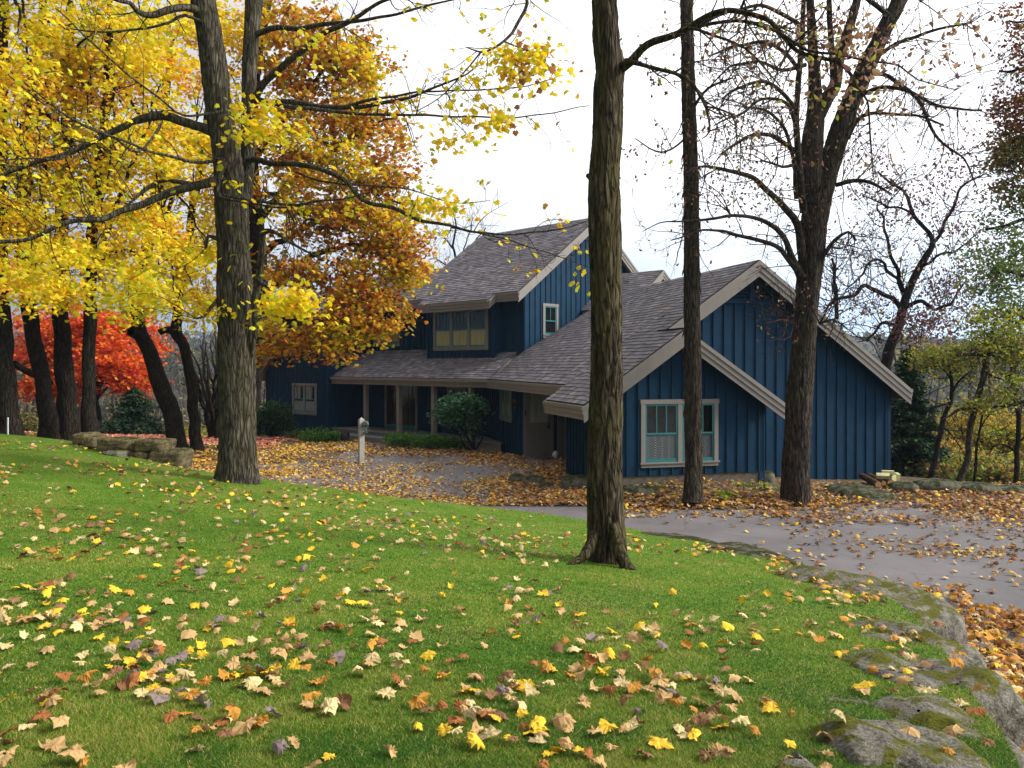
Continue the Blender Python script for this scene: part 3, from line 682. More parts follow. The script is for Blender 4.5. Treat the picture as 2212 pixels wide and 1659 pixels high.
qq = [Ep(a_,-.75,-.1), Ep(b_,-.75,-.1), Ep(b_,-.042,-.1), Ep(a_,-.042,-.1)]; dk.hexa(qq+[p+Vector((0,0,.24)) for p in qq])
dk.build('porch_deck', M['deck'], house)
PP = Plane(EO+cR*.18, cL, -cR)
for px in (791, 862.5, 937.5, 1018):
    s = PP.hit(px, 900)[0]; c = PP(s, 1.31); b = MB(); b.box((c.x, c.y, 1.313), (.17, .17, 2.03), math.radians(45)); b.box((c.x, c.y, .34), (.2, .2, .08), math.radians(45)); b.build('porch_post', M['post'], house)
# porch doors with dark amber glass, and dim window behind the shrub
def pdoor(x0, x1, lab):
    t0, t1 = sorted((PF.hit(x0, 900)[0], PF.hit(x1, 900)[0])); b = MB()
    pbox(b, PF, t0, t0+.12, .3, 2.3, .003, .06); pbox(b, PF, t1-.12, t1, .3, 2.3, .003, .06)
    if t1-t0 > 1.6: pbox(b, PF, (t0+t1)/2-.05, (t0+t1)/2+.05, .3, 2.3, .003, .055)
    o = b.build('glazed_door', M['trim'], house); o['label'] = lab
    g = MB(); pbox(g, PF, t0+.12, t1-.12, .3, .48, .004, .05); g.build('bottom_rail', M['sash'], o)
    g = MB(); g.face([PF(t0+.12,.48,.03), PF(t1-.12,.48,.03), PF(t1-.12,2.3,.03), PF(t0+.12,2.3,.03)]); g.build('pane', M['glass'], o)
    g = MB(); g.face([PF(t0+.12,.48,.01), PF(t1-.12,.48,.01), PF(t1-.12,2.3,.01), PF(t0+.12,2.3,.01)]); g.build('painted_dark_room', M['amber'], o)  # flat panel; the dim amber room is painted in its colour
M['amber'] = mat_plain('dim_amber_interior', (.045,.016,.006), .8, .7, 2, .1, 0)
pdoor(833, 903, 'pair of dark glazed porch doors')
t = PF.hit(985, 850)[0]
window(PF, (t-.6, t+.5, 1.1, 2.25), 2, 2, 'shade', .3, 'shaded porch window behind the leafy shrub')
cl = MB(); z = 1.75
lp = PW(PW.hit(1118, 850)[0], 1.75, .1); cl.box((lp.x, lp.y, 1.78), (.13,.13,.22), math.radians(-15)); cl.box((lp.x, lp.y, 1.92), (.17,.17,.05), math.radians(-15)); cl.box((lp.x, lp.y, 1.65), (.08,.08,.06), math.radians(-15))
o = cl.build('wall_lantern', M['metal'], house); gl = MB(); gl.box((lp.x-.02, lp.y-.03, 1.78), (.11,.13,.12), math.radians(-15)); gl.build('lantern_glass', M['amber'], o)
hb = MB(); q4 = [wallpt(1190,742), wallpt(1222,728)]
A_, B_ = PK(*PK.hit(1150, 757)), PK(*PK.hit(1196, 740)); out = Vector((-cL.x, -cL.y, 0))
hb.hexa([A_+out*.02+Vector((0,0,.02)), B_+out*.02+Vector((0,0,.02)), B_+out*.42-Vector((0,0,.08)), A_+out*.42-Vector((0,0,.08)), A_+out*.02+Vector((0,0,.1)), B_+out*.02+Vector((0,0,.1)), B_+out*.42+Vector((0,0,.0)), A_+out*.42+Vector((0,0,.0))], (.1,.09,.09))
hb.build('roof_cricket', M['shingle'], house)
# ------------------------------------------------------------------ trees
def catmull(pts, per):
    A = [Vector(p) for p in pts]; out = []
    for i in range(len(A)-1):
        p = [A[max(0, min(len(A)-1, i+k))] for k in (-1, 0, 1, 2)]
        n = max(1, int(per(i) if callable(per) else per))
        for j in range(n):
            t = j/n; out.append(.5*((2*p[1])+(p[2]-p[0])*t+(2*p[0]-5*p[1]+4*p[2]-p[3])*t*t+(3*p[1]-p[0]-3*p[2]+p[3])*t**3))
    out.append(A[-1]); return out
class Wood:
    """tubes collected in numpy, one mesh"""
    def __init__(s): s.V = []; s.T = []; s.n = 0; s.skel = []
    def tube(s, pts, rad, segs=6, furrow=0, fscale=9, flare=0, seed=0):
        pts = np.array([tuple(p) for p in pts]); rad = np.array(rad); n = len(pts)
        tg = np.gradient(pts, axis=0); tg /= np.linalg.norm(tg, axis=1)[:, None]+1e-9
        ref = np.array([0, 1., 0]) if abs(tg[0][1]) < .8 else np.array([1., 0, 0])
        a = ref-tg*(tg@ref)[:, None]; a /= np.linalg.norm(a, axis=1)[:, None]+1e-9; b = np.cross(tg, a)
        th = np.linspace(0, 2*PI, segs, endpoint=False)
        rr = np.repeat(rad[:, None], segs, 1)
        if furrow:
            L = np.r_[0, np.cumsum(np.linalg.norm(np.diff(pts, axis=0), axis=1))]
            for i in range(n):
                for j in range(segs):
                    c, q = math.cos(th[j]), math.sin(th[j]); r0 = rad[i]
                    p = Vector((c*r0*fscale*2.2+seed, q*r0*fscale*2.2, L[i]*fscale*.32))
                    rid = 1-2.2*abs(noise.noise(p)); rid2 = 1-2*abs(noise.noise(p*2.3+Vector((7, 3, 1))))
                    lump = noise.noise(Vector((c*1.3+seed, q*1.3, L[i]*1.1)))
                    d = furrow*(rid*.7+rid2*.4-.6)+r0*.10*lump
                    if flare and L[i] < 1.1: d += flare*r0*math.exp(-L[i]*3.6)*(.55+.75*max(0, math.sin(th[j]*2.5+seed)*.6+math.sin(th[j]*4+seed*2)*.4))
                    rr[i, j] += d
        V = pts[:, None]+rr[:, :, None]*(a[:, None]*np.cos(th)[None, :, None]+b[:, None]*np.sin(th)[None, :, None])
        V = V.reshape(-1, 3); base = s.n
        i = np.arange(n-1)[:, None]*segs; j = np.arange(segs)[None]; k = (j+1) % segs
        T = np.stack([i+j, i+k, i+segs+k, i+segs+j], -1).reshape(-1, 4)+base
        s.V.append(V); s.T.append(T); s.n += len(V)
    def limb(s, spec, segs=8, furrow=0, step=.12, bow=None, wob=.0, rng_=R, keep=True, fscale=9, flare=0, seed=0, absr=False):
        """spec: list of (px,py,D,r_px)"""
        P3 = [P(a, b, c) for a, b, c, d in spec]; rr = [d if absr else d*c/F for a, b, c, d in spec]
        return s.limb3(P3, rr, segs, furrow, step, wob, keep, fscale, flare, seed)
    def limb3(s, P3, rr, segs=8, furrow=0, step=.12, wob=0, keep=True, fscale=9, flare=0, seed=0):
        cnt = [max(2, int((P3[i+1]-P3[i]).length/step)) for i in range(len(P3)-1)]
        pts = catmull(P3, lambda i: cnt[i]); rad = []
        for i in range(len(cnt)):
            rad += [rr[i]+(rr[i+1]-rr[i])*j/cnt[i] for j in range(cnt[i])]
        rad.append(rr[-1])
        if wob:
            pts = [p+Vector((noise.noise(p*1.7+Vector((seed,0,0))), noise.noise(p*1.7+Vector((0,9,seed))), noise.noise(p*1.7+Vector((5,seed,3)))))*wob*min(1, i/6) for i, p in enumerate(pts)]
        s.tube(pts, rad, segs, furrow, fscale, flare, seed)
        if keep: s.skel += [(p, r) for p, r in zip(pts, rad)]
        return pts, rad
    def build(s, name, mat, parent):
        return np_mesh(name, np.concatenate(s.V), np.concatenate(s.T), None, mat, parent, True)
def rdir(rr): 
    while True:
        v = Vector((rr.uniform(-1,1), rr.uniform(-1,1), rr.uniform(-1,1)))
        if .05 < v.length < 1: return v.normalized()
def grow(wd, p, d, L, r, depth, rr, tips, up=.12, segs=4, spread=.9, crook=.28, nchild=(3,5), minr=.0035):
    """a crooked branch with side twigs; tips collects end points"""
    n = max(4, int(L/.14)); st = L/n; pts = [p.copy()]; rad = [r]; q = p.copy(); dd = d.normalized()
    for i in range(n):
        dd = (dd+rdir(rr)*crook+Vector((0, 0, up*.3))).normalized(); q = q+dd*st; pts.append(q.copy()); rad.append(max(minr, r*(1-.75*(i+1)/n)))
    wd.tube(pts, rad, segs)
    tips.append(pts[-1]); tips.append(pts[-2])
    if depth <= 0: 
        for k in range(1, n, 2): tips.append(pts[k])
        return
    for k in range(rr.randint(*nchild)):
        i = rr.randint(max(1, n//5), n-1); base = (pts[i+1]-pts[i-1]).normalized()
        side = rdir(rr); side = (side-base*side.dot(base)).normalized()
        grow(wd, pts[i], (base*rr.uniform(.4, .9)+side*spread+Vector((0,0,up))).normalized(), L*rr.uniform(.35, .6), max(minr, rad[i]*.6), depth-1, rr, tips, up, max(3, segs-1), spread, crook, nchild, minr)
def twigs_on(wd, pts, rad, n, L, rr, tips, depth=1, r=.012, up=.1, frm=.25, crook=.28, nchild=(2,4), minr=.0035):
    for k in range(n):
        i = rr.randint(int(len(pts)*frm), len(pts)-2); base = (pts[i+1]-pts[i]).normalized()
        side = rdir(rr); side = (side-base*side.dot(base)).normalized()
        grow(wd, pts[i], base*rr.uniform(.2, .7)+side, L*rr.uniform(.5, 1.2), min(rad[i]*.6, r), depth, rr, tips, up, 4, .9, crook, nchild, minr)

# leaf templates --------------------------------------------------------------
def maple(k=0):
    a = [(0,-.12),(.17,-.36),(.25,-.19),(.50,-.20),(.43,.04),(.60,.27),(.37,.32),(.22,.54),(0,.76)]
    pts = a+[(-x, y) for x, y in a[1:-1][::-1]]
    V = [(0, .08, .05)]+[(x, y, -.22*abs(x)-.10*y*y) for x, y in pts]
    n = len(pts); T = [(0, 1+i, 1+(i+1) % n) for i in range(n)]
    return np.array(V), np.array(T)
def oak():
    V = [(0,-.5,0),(.2,-.2,-.06),(.26,.15,-.1),(.1,.5,-.02),(-.1,.45,.03),(-.28,.1,-.1),(-.2,-.2,-.05),(0,0,.05)]
    return np.array(V, float), np.array([(7,i,(i+1) % 7) for i in range(7)])
def dia():
    return np.array([(0,-.5,0),(.28,.05,-.08),(0,.5,0),(-.28,.05,-.08)], float), np.array([(0,1,2),(0,2,3)])
MAPLE, OAK, DIA = maple(), oak(), dia()
def leaf_cloud(name, C, S, col, tmpl, mat, parent, droop=.5, flat=.5, rg=rng):
    """C (n,3) centres, S (n,) sizes, col (n,3)"""
    V, T = tmpl; n = len(C); k = len(V)
    nz = rg.normal(size=(n, 3)); nz[:, 2] = np.abs(nz[:, 2])+flat; nz /= np.linalg.norm(nz, axis=1)[:, None]
    t = rg.normal(size=(n, 3)); t[:, 2] -= droop; t -= nz*(t*nz).sum(1)[:, None]; t /= np.linalg.norm(t, axis=1)[:, None]
    b = np.cross(nz, t); curl = rg.uniform(.3, 2.6, n)[:, None, None]
    W = (V[None, :, 0:1]*b[:, None]+V[None, :, 1:2]*t[:, None]+V[None, :, 2:3]*curl*nz[:, None])*S[:, None, None]+C[:, None]
    TT = (T[None]+(np.arange(n)*k)[:, None, None]).reshape(-1, 3)
    return np_mesh(name, W.reshape(-1, 3), TT, np.repeat(col, k, 0), mat, parent)
def palette(n, cols, wts, rg=rng, var=.18):
    i = rg.choice(len(cols), n, p=np.array(wts)/sum(wts)); c = np.array(cols)[i]; return np.clip(c*rg.uniform(1-var, 1+var, (n, 1)), 0, 1)
def clump_points(clumps, n, rg=rng, sub=.34, per=22, gap=.0, flatten=.5):
    """clumps: (px,py,D,rx_px,ry_px,weight[,rd]) -> leaf centres, grouped in little sprays"""
    w = np.array([c[5] for c in clumps], float); w /= w.sum(); out = []; subs = []; ids = []
    ns = max(1, n//per)
    for c, m in zip(clumps, rg.multinomial(ns, w)):
        ce = np.array(P(c[0], c[1], c[2])); rx, rz = c[3]*c[2]/F, c[4]*c[2]/F; ry = c[6] if len(c) > 6 else (rx+rz)*.5
        u = rg.normal(size=(m, 3)); u /= np.linalg.norm(u, axis=1)[:, None]+1e-9; u *= (rg.uniform(0, 1, m)**.45)[:, None]
        sc = ce+u*np.array([rx, ry, rz]); subs.append(sc)
    subs = np.concatenate(subs)
    k = rg.poisson(per, len(subs))+3; idx = np.repeat(np.arange(len(subs)), k)
    off = rg.normal(size=(len(idx), 3))*sub*np.array([1, 1, flatten])*rg.uniform(.6, 1.3, len(subs))[idx][:, None]
    off[:, 2] -= .25*np.linalg.norm(off[:, :2], axis=1)
    return subs[idx]+off, subs, idx
def connect(wd, subs, frac, rr, r0=.014, tips=None, maxd=4):
    """twigs from the nearest limb to a share of the leaf sprays"""
    sk = np.array([tuple(p) for p, r in wd.skel]); 
    for s_ in subs:
        if rr.random() > frac: continue
        d = np.linalg.norm(sk-s_, axis=1)*1.0; i = int(np.argmin(d))
        if d[i] > maxd or d[i] < .15: continue
        a = Vector(sk[i]); b = Vector(s_); m = (a+b)/2+rdir(rr)*d[i]*.14+Vector((0, 0, d[i]*.1)); r = min(wd.skel[i][1]*.6, r0*(.6+.35*d[i]))
        wd.limb3([a, m, b], [r, r*.6, .004], 4, 0, .2, .06, False, seed=rr.random()*50)
def arbor(name, label, base, cat='tree', group=None): return empty(name, base, label, cat, group)

YEL = [(.88,.62,.012), (.86,.66,.015), (.86,.46,.02), (.56,.58,.02), (.60,.30,.03), (.95,.78,.04)]
YW = [5, 4.5, .9, 3.4, .5, 3]
ORG = [(.62,.24,.02), (.75,.42,.02), (.42,.13,.02), (.50,.40,.03), (.30,.32,.03), (.28,.07,.02), (.85,.55,.03)]
OW = [4.2, 3.2, 3.4, 3.0, 2.2, 2.2, 1.0]
BRN = [(.17,.06,.04), (.23,.11,.06), (.10,.05,.045), (.34,.20,.07), (.30,.32,.05)]

# T1 big grey maple at the lawn edge, left ------------------------------------------
r1 = random.Random(101)
b1 = P(514, 1036, 14.9)
t1 = arbor('maple_tree', 'big grey barked maple at the lawn edge with long bare limbs and yellow leaf sprays', b1)
w1 = Wood()
tr1 = w1.limb([(514,1062,14.9,43.7),(514,1030,14.9,41.9),(514,985,14.9,39.1),(513,900,14.9,37.2),(511,780,14.9,37.7),(508,640,14.9,38.1),(505,540,14.9,34.4),(500,440,14.9,33.5),(492,350,14.85,29.8),(474,230,14.8,27.0),(455,90,14.7,27.0),(438,0,14.6,26.0),(420,-120,14.5,23.2),(400,-330,14.4,14.9),(395,-600,14.4,4.7)],
        72, .028, .035, fscale=8, flare=.28, seed=3)
stem2 = w1.limb([(525,440,15.1,18),(534,360,15.3,15),(536,250,15.4,14),(540,120,15.5,16),(549,0,15.6,18),(560,-150,15.7,14),(570,-400,15.8,6)], 28, .016, .06, fscale=9, seed=8)
L1 = []
def lim(w, spec, segs=10, wob=.05, fur=0, seed=0, tips=None, n=0, L=.8, rr=None, depth=1, up=.1, frm=.2, r=.012, **k):
    p = w.limb(spec, segs, fur, .07 if fur else .12, None, wob, seed=seed, fscale=9)
    if n: twigs_on(w, p[0], p[1], n, L, rr, tips if tips is not None else [], depth, r, up, frm, **k)
    return p
tips1 = []
K = dict(rr=r1, tips=tips1)
lim(w1, [(480,385,14.8,11.2),(453,397,14.5,9.9),(393,411,14.2,9.0),(333,431,13.9,8.2),(267,453,13.6,7.3),(217,473,13.4,6.0),(150,478,13.2,5.2),(67,513,13,4.3),(0,527,12.8,3.4),(-120,560,12.5,1.7)], fur=.008, seed=1, n=16, L=1.0, **K)
lim(w1, [(413,398,14.3,5.2),(370,391,14,4.7),(333,393,14,4.3),(300,418,13.9,3.9),(280,440,13.7,2.6),(240,470,13.5,1.7)], seed=2, n=6, **K)
lim(w1, [(470,290,14.8,12.0),(433,274,14.9,10.3),(393,262,15,9.9),(350,247,15,9.0),(300,259,15,8.2),(240,287,15,6.9),(187,314,14.9,6.5),(140,337,14.8,6.0),(67,357,14.7,4.3),(20,374,14.6,3.9),(-60,410,14.5,2.6)], fur=.008, seed=3, n=14, L=1.2, **K)
lim(w1, [(230,292,15,3.9),(180,310,14.8,3.4),(130,340,14.5,2.6),(60,340,14.3,1.7),(0,345,14,1.3)], seed=13, n=6, **K)
lim(w1, [(440,30,14.6,10.3),(410,18,14.3,8.2),(367,22,14,7.7),(327,34,13.8,6.9),(300,26,13.6,5.6),(283,8,13.4,4.7),(247,-4,13.2,4.3),(180,-40,13,2.6)], fur=.006, seed=4, n=7, L=1.0, **K)
lim(w1, [(470,60,14.6,3.4),(400,35,14.3,3.4),(370,50,14.2,3.0),(300,60,14,2.6),(230,72,13.8,2.1),(150,60,13.5,1.3)], seed=5, n=5, **K)
lim(w1, [(480,240,14.6,3.0),(400,250,14,2.6),(345,215,13.7,2.2),(280,160,13.4,2.1),(200,90,13,1.7),(120,20,12.6,1.3)], seed=6, n=8, **K)
lim(w1, [(350,265,14,2.6),(300,330,13.5,2.6),(235,290,13,2.2),(120,245,12.6,1.7),(30,170,12.2,1.4),(-40,110,12,0.9)], seed=7, n=10, **K)
lim(w1, [(470,345,14.5,4.3),(440,352,14,3.9),(400,348,13.6,3.4),(340,330,13.2,3.0),(240,295,12.8,2.6),(130,240,12.4,1.9),(0,130,12,1.3)], seed=8, n=12, **K)
lim(w1, [(545,225,15.5,6.9),(600,222,15.3,6.0),(680,228,15.1,5.6),(737,233,15,5.2),(837,222,14.8,3.9),(937,190,14.5,2.6),(1010,160,14.3,1.7),(1042,122,14.2,1.0)], seed=9, n=14, L=1.0, up=.02, **K)
lim(w1, [(560,215,15.3,5.2),(650,235,15,4.3),(760,243,14.8,3.4),(870,249,14.6,2.6),(970,250,14.4,2.1),(1137,249,14.2,1.5),(1272,227,14,0.9)], seed=10, n=12, L=.8, up=.02, **K)
lim(w1, [(737,233,15,4.3),(820,212,14.8,3.0),(900,202,14.6,2.2),(1000,197,14.4,1.7),(1150,182,14.2,1.2),(1215,165,14,0.9)], seed=11, n=10, L=.7, up=.02, **K)
lim(w1, [(545,240,15.5,8.6),(565,186,15.2,7.7),(600,150,15,7.3),(667,95,14.8,6.5),(737,56,14.6,5.2),(800,18,14.4,3.9),(860,-10,14.2,3.0),(1000,-60,14,1.7)], fur=.004, seed=12, n=10, L=1.1, **K)
lim(w1, [(550,75,15.5,6.9),(600,60,15.3,6.0),(667,59,15.1,5.2),(737,52,15,4.3),(800,40,14.8,3.4),(900,18,14.6,2.6),(990,-3,14.4,1.7),(1100,-12,14,0.9)], seed=14, n=8, L=1.0, **K)
lim(w1, [(535,345,15.2,6.9),(600,352,14.8,6.0),(660,358,14.5,5.6),(705,368,14.2,5.3),(740,388,14,5.2),(787,430,13.8,4.7),(853,453,13.6,4.3),(903,477,13.4,3.8),(970,490,13.2,3.1),(1020,500,13.1,2.6),(1103,507,13,1.9),(1203,497,12.9,1.4),(1272,476,12.8,0.9)], fur=.004, seed=15, n=12, L=.8, up=-.02, **K)
lim(w1, [(975,491,13.2,2.4),(1040,503,13,1.9),(1103,515,12.9,1.5),(1160,540,12.8,1.2),(1225,565,12.7,0.9),(1300,585,12.6,0.7)], seed=16, n=9, L=.7, up=-.05, **K)
lim(w1, [(640,372,14.5,2.6),(700,395,14.2,2.2),(790,402,14,1.9),(880,412,13.8,1.4),(985,436,13.6,1.0),(1060,432,13.4,0.7)], seed=17, n=7, L=.6, **K)
lim(w1, [(470,420,14.5,4.3),(520,430,14.2,3.9),(600,440,13.9,3.0),(700,435,13.6,2.2),(800,415,13.4,1.4)], seed=18, n=8, **K)
lim(w1, [(470,345,14.4,5.2),(487,350,14.2,6.0),(474,380,14.1,5.2),(468,400,14.1,4.3),(475,425,14,3.4),(560,440,13.9,2.6),(620,448,13.7,1.9)], seed=19, n=14, L=.7, frm=.05, **K)
# dead grey side branch
gr = Wood()
gr.limb([(545,770,14.8,3),(549,700,14.7,7),(553,640,14.6,8),(562,590,14.6,8),(567,545,14.5,7.5),(566,512,14.5,7),(574,500,14.4,6),(600,503,14.3,4),(650,540,14.2,2.5),(700,560,14,1.5)], 12, .006, .06, fscale=12, seed=4, wob=.05)
gr.limb([(550,600,14.6,6),(565,612,14.5,5),(585,622,14.3,3)], 8)
lim(w1, [(475,640,14.8,4),(455,665,14.6,3.5),(440,685,14.5,3),(420,690,14.4,2)], seed=21)
lim(w1, [(475,520,14.8,5),(450,510,14.7,4.5),(446,535,14.7,3)], seed=22)
# drooping spray top centre
pc = lim(w1, [(440,-120,14.5,10),(640,-260,14.2,8),(860,-220,13.8,6.5),(1040,-90,13.5,5),(1137,-10,13.3,4),(1118,55,13.2,3.6),(1094,85,13.1,3),(1050,112,13,2.4),(1030,112,13,1.8),(1008,103,13,1.2)], seed=23, wob=.03)
twigs_on(w1, pc[0][-26:], pc[1][-26:], 12, 1.0, r1, tips1, 1, .01, -.05, 0)
for sp in ([(1040,110,13,2),(1000,160,13.1,1.5),(960,200,13.2,1.2),(900,240,13.3,1)], [(1090,90,13.1,2),(1140,110,13.1,1.4),(1190,130,13.1,1)]): lim(w1, sp, seed=24, n=5, L=.6, **K)
tl1 = [(p.x, p.y, p.z) for p in tips1 if True]
cl1 = [(560,255,14.2,60,45,3),(600,280,14,60,40,1.2),(1115,130,13.1,62,42,3.2),(1150,115,13.1,50,38,1.6),(1030,235,13.4,40,25,.8),(1080,265,13.3,60,22,.5),(640,655,13.2,40,28,4,.5),(612,640,13.3,45,22,2,.5),(930,440,13.6,45,20,1.2),(950,290,13.6,50,25,.4),(780,120,14.4,90,60,.25),(650,130,14.6,80,70,.35),
       (60,300,16,130,110,2.2,1.0),(240,180,16,170,120,2.2,1.0),(50,120,12.2,110,80,.9,1.2),(330,60,16,150,70,2,1.0),(170,430,16,170,60,1.5,1.0)]
for k in range(46):
    x = r1.uniform(-40, 460); y = r1.uniform(500, 668)+18*math.sin(x*.03); cl1.append((x, y, r1.uniform(14.5, 18), r1.uniform(25, 55), r1.uniform(8, 28), .36, .5))
C, subs, _ = clump_points(cl1, 3600, sub=.24, per=16)
connect(w1, subs, .35, r1, .008)
tp = np.array(tl1); tp = tp[rng.random(len(tp)) < .22]; C = np.concatenate([C, tp])
col = palette(len(C), YEL, YW); rt = C[:, 0] > 0; col[rt] = palette(rt.sum(), YEL+[(.45,.2,.05),(.3,.13,.08)], YW+[2.5, 2])
w1.build('trunk', M['bark_grey'], t1); gr.build('dead_branch', M['bark_grey'], t1)
leaf_cloud('crown', C, rng.uniform(.065, .125, len(C)), col, MAPLE, M['leaf'], t1)

# T2 orange maple behind it -----------------------------------------------------------
r2 = random.Random(102)
t2 = arbor('maple_tree', 'orange and rusty maple spreading over the house roof behind the big grey trunk', P(512,972,29))
w2 = Wood()
w2.limb([(500,985,29,34),(512,965,29,26),(530,900,28.8,22),(546,800,28.5,21),(556,700,28.3,20),(558,600,28.2,20),(552,480,28,18),(545,380,28,15),(545,250,28,12),(560,100,28,10),(590,-60,28,7),(600,-200,28,3)], 24, .03, .1, fscale=6, flare=.3, seed=12)
for sp in ([(558,640,28.2,10),(620,590,27.5,8),(690,550,27,6),(780,530,26.5,4),(860,540,26,2)], [(556,700,28.2,9),(600,690,27.5,7),(660,690,26.8,5),(740,700,26,3.5),(830,690,25.5,2)],
           [(552,480,28,9),(620,400,27.5,7),(700,340,27,5),(790,280,26.7,3),(850,260,26.5,2)], [(545,350,28,8),(620,250,27.5,6),(690,160,27,4),(760,100,27,2)], [(550,560,28,8),(640,500,27,6),(740,460,26.5,4),(850,440,26,2.5),(900,470,26,1.5)],
           [(548,420,28,7),(600,420,27,5),(640,460,26,4),(700,480,25.5,2)], [(556,720,28,6),(590,740,27.4,4),(620,760,27,3),(700,770,26.5,2)]):
    lim(w2, sp, 6, .15, seed=r2.random()*9, n=10, L=1.6, rr=r2, r=.02)
cl2 = [(640,60,27.2,90,80,4),(640,150,27,90,110,5),(720,190,27,100,110,8),(790,240,27,100,90,6),(700,320,26.5,130,90,9),(800,400,26.3,110,80,8),(840,340,26.5,70,80,4),(640,440,26,100,80,6),(760,490,26,130,70,8),(850,500,26,70,70,4.5),(880,560,25.8,45,60,2.6),(820,600,25.6,80,60,5),(720,600,25.6,110,70,7),(640,600,25.6,80,60,3.5),
       (830,665,25.4,70,45,4),(740,680,25.4,80,50,4.6),(680,660,25.5,50,50,2.4),(640,730,25.6,70,26,2.2),(600,560,26,50,60,2),(770,710,25.4,60,26,1.6),(735,752,25.2,20,34,.8),(600,300,27,70,90,4),(590,90,27.5,60,110,3.5),(720,90,27.3,80,80,3),(590,760,26,40,14,.9),(665,765,26,50,12,.5),(590,700,27,26,30,.8),(780,150,27,70,60,3)]
C, subs, ix = clump_points(cl2, 26000, sub=.30, per=26, flatten=.45)
gapn = np.array([noise.noise(Vector((c[0]*.9, c[1]*.5, c[2]*1.1))) for c in subs]); keep = (gapn > -.24)[ix]; C = C[keep]; 
connect(w2, subs, .22, r2, .012)
col = palette(len(C), ORG, OW); hue = np.array([noise.noise(Vector(c)*.55) for c in subs])[ix][keep]
yy = hue > .2; col[yy] = palette(yy.sum(), YEL+[(.35,.36,.03)], [4,3,3,3,2,2,4]); 
w2.build('trunk', M['bark_dark'], t2); leaf_cloud('crown', C, rng.uniform(.09, .165, len(C)), col, MAPLE, M['leaf'], t2)

# yellow maples at the left -----------------------------------------------------------
specs = [
 ('thick maple trunk cut by the left edge of the picture under yellow leaves', [(28,965,23,27),(24,930,23,23),(14,830,23,20),(4,700,23,19),(-2,500,23,16),(0,200,23,15),(10,-100,23,10),(10,-300,23,4)], [(20,620,21,110,60,3),(-40,350,22,150,200,8),(40,120,22,110,130,6),(0,-80,22,160,120,6)]),
 ('leaning dark maple trunk second from the left under yellow leaves', [(106,965,24,26),(104,935,24,20),(96,852,24,16.5),(85,780,24,16),(72,712,24,15.5),(60,640,24,15),(50,500,24,16),(60,300,24,12),(90,50,24,8),(100,-150,24,4)], [(60,480,23,110,110,6),(110,300,23.5,110,120,6),(120,120,23.5,110,110,6),(90,620,22,90,50,3)]),
 ('straight dark maple trunk between the leaning one and the slim one', [(151,965,24.6,28),(149,935,24.6,22),(144,852,24.6,19),(138,780,24.6,18),(134,715,24.6,17),(127,600,24.6,14),(140,350,24.6,13),(150,100,24.6,9),(150,-150,24.6,4)], [(160,560,23.5,110,70,5),(200,400,24,100,110,6),(220,220,24,110,110,6),(200,60,24,110,100,5)]),
 ('slim dark maple trunk at the end of the stone wall', [(200,965,23.6,22),(195,940,23.6,17),(189,860,23.6,13.5),(190,760,23.6,13),(193,690,23.6,13.5),(195,600,23.6,11),(205,450,23.6,11),(225,250,23.6,8),(240,0,23.6,5)], [(250,600,22.5,110,60,4.5),(290,470,23,110,80,5.5),(310,300,23.5,100,110,6),(300,120,23.5,110,110,6)]),
 ('dark maple trunk leaning left beside the stone wall end', [(392,985,26.2,27),(384,962,26.2,20),(374,900,26.2,18.5),(354,845,26.2,17.5),(325,765,26.2,16),(302,708,26.2,14.5),(296,640,26.2,14),(320,500,26.2,10),(350,300,26.2,7),(370,100,26.2,4)], [(330,640,24.5,100,60,5),(370,520,25,100,90,6),(390,350,25.5,100,110,6),(390,180,25.5,90,110,5),(360,20,25.5,110,90,5)]),
 ('thinner crooked maple trunk just left of the big grey tree', [(428,985,27,19),(424,962,27,13),(418,880,27,11.5),(409,800,27,11),(396,745,27,10.5),(380,718,27,12),(384,660,27,10),(410,500,27,8),(440,300,27,6),(460,100,27,3)], [(430,660,25.5,60,40,2.5),(440,540,26,60,90,4),(460,380,26.5,50,100,4),(500,250,26.5,60,110,4),(480,60,26.5,80,100,4)]),
]
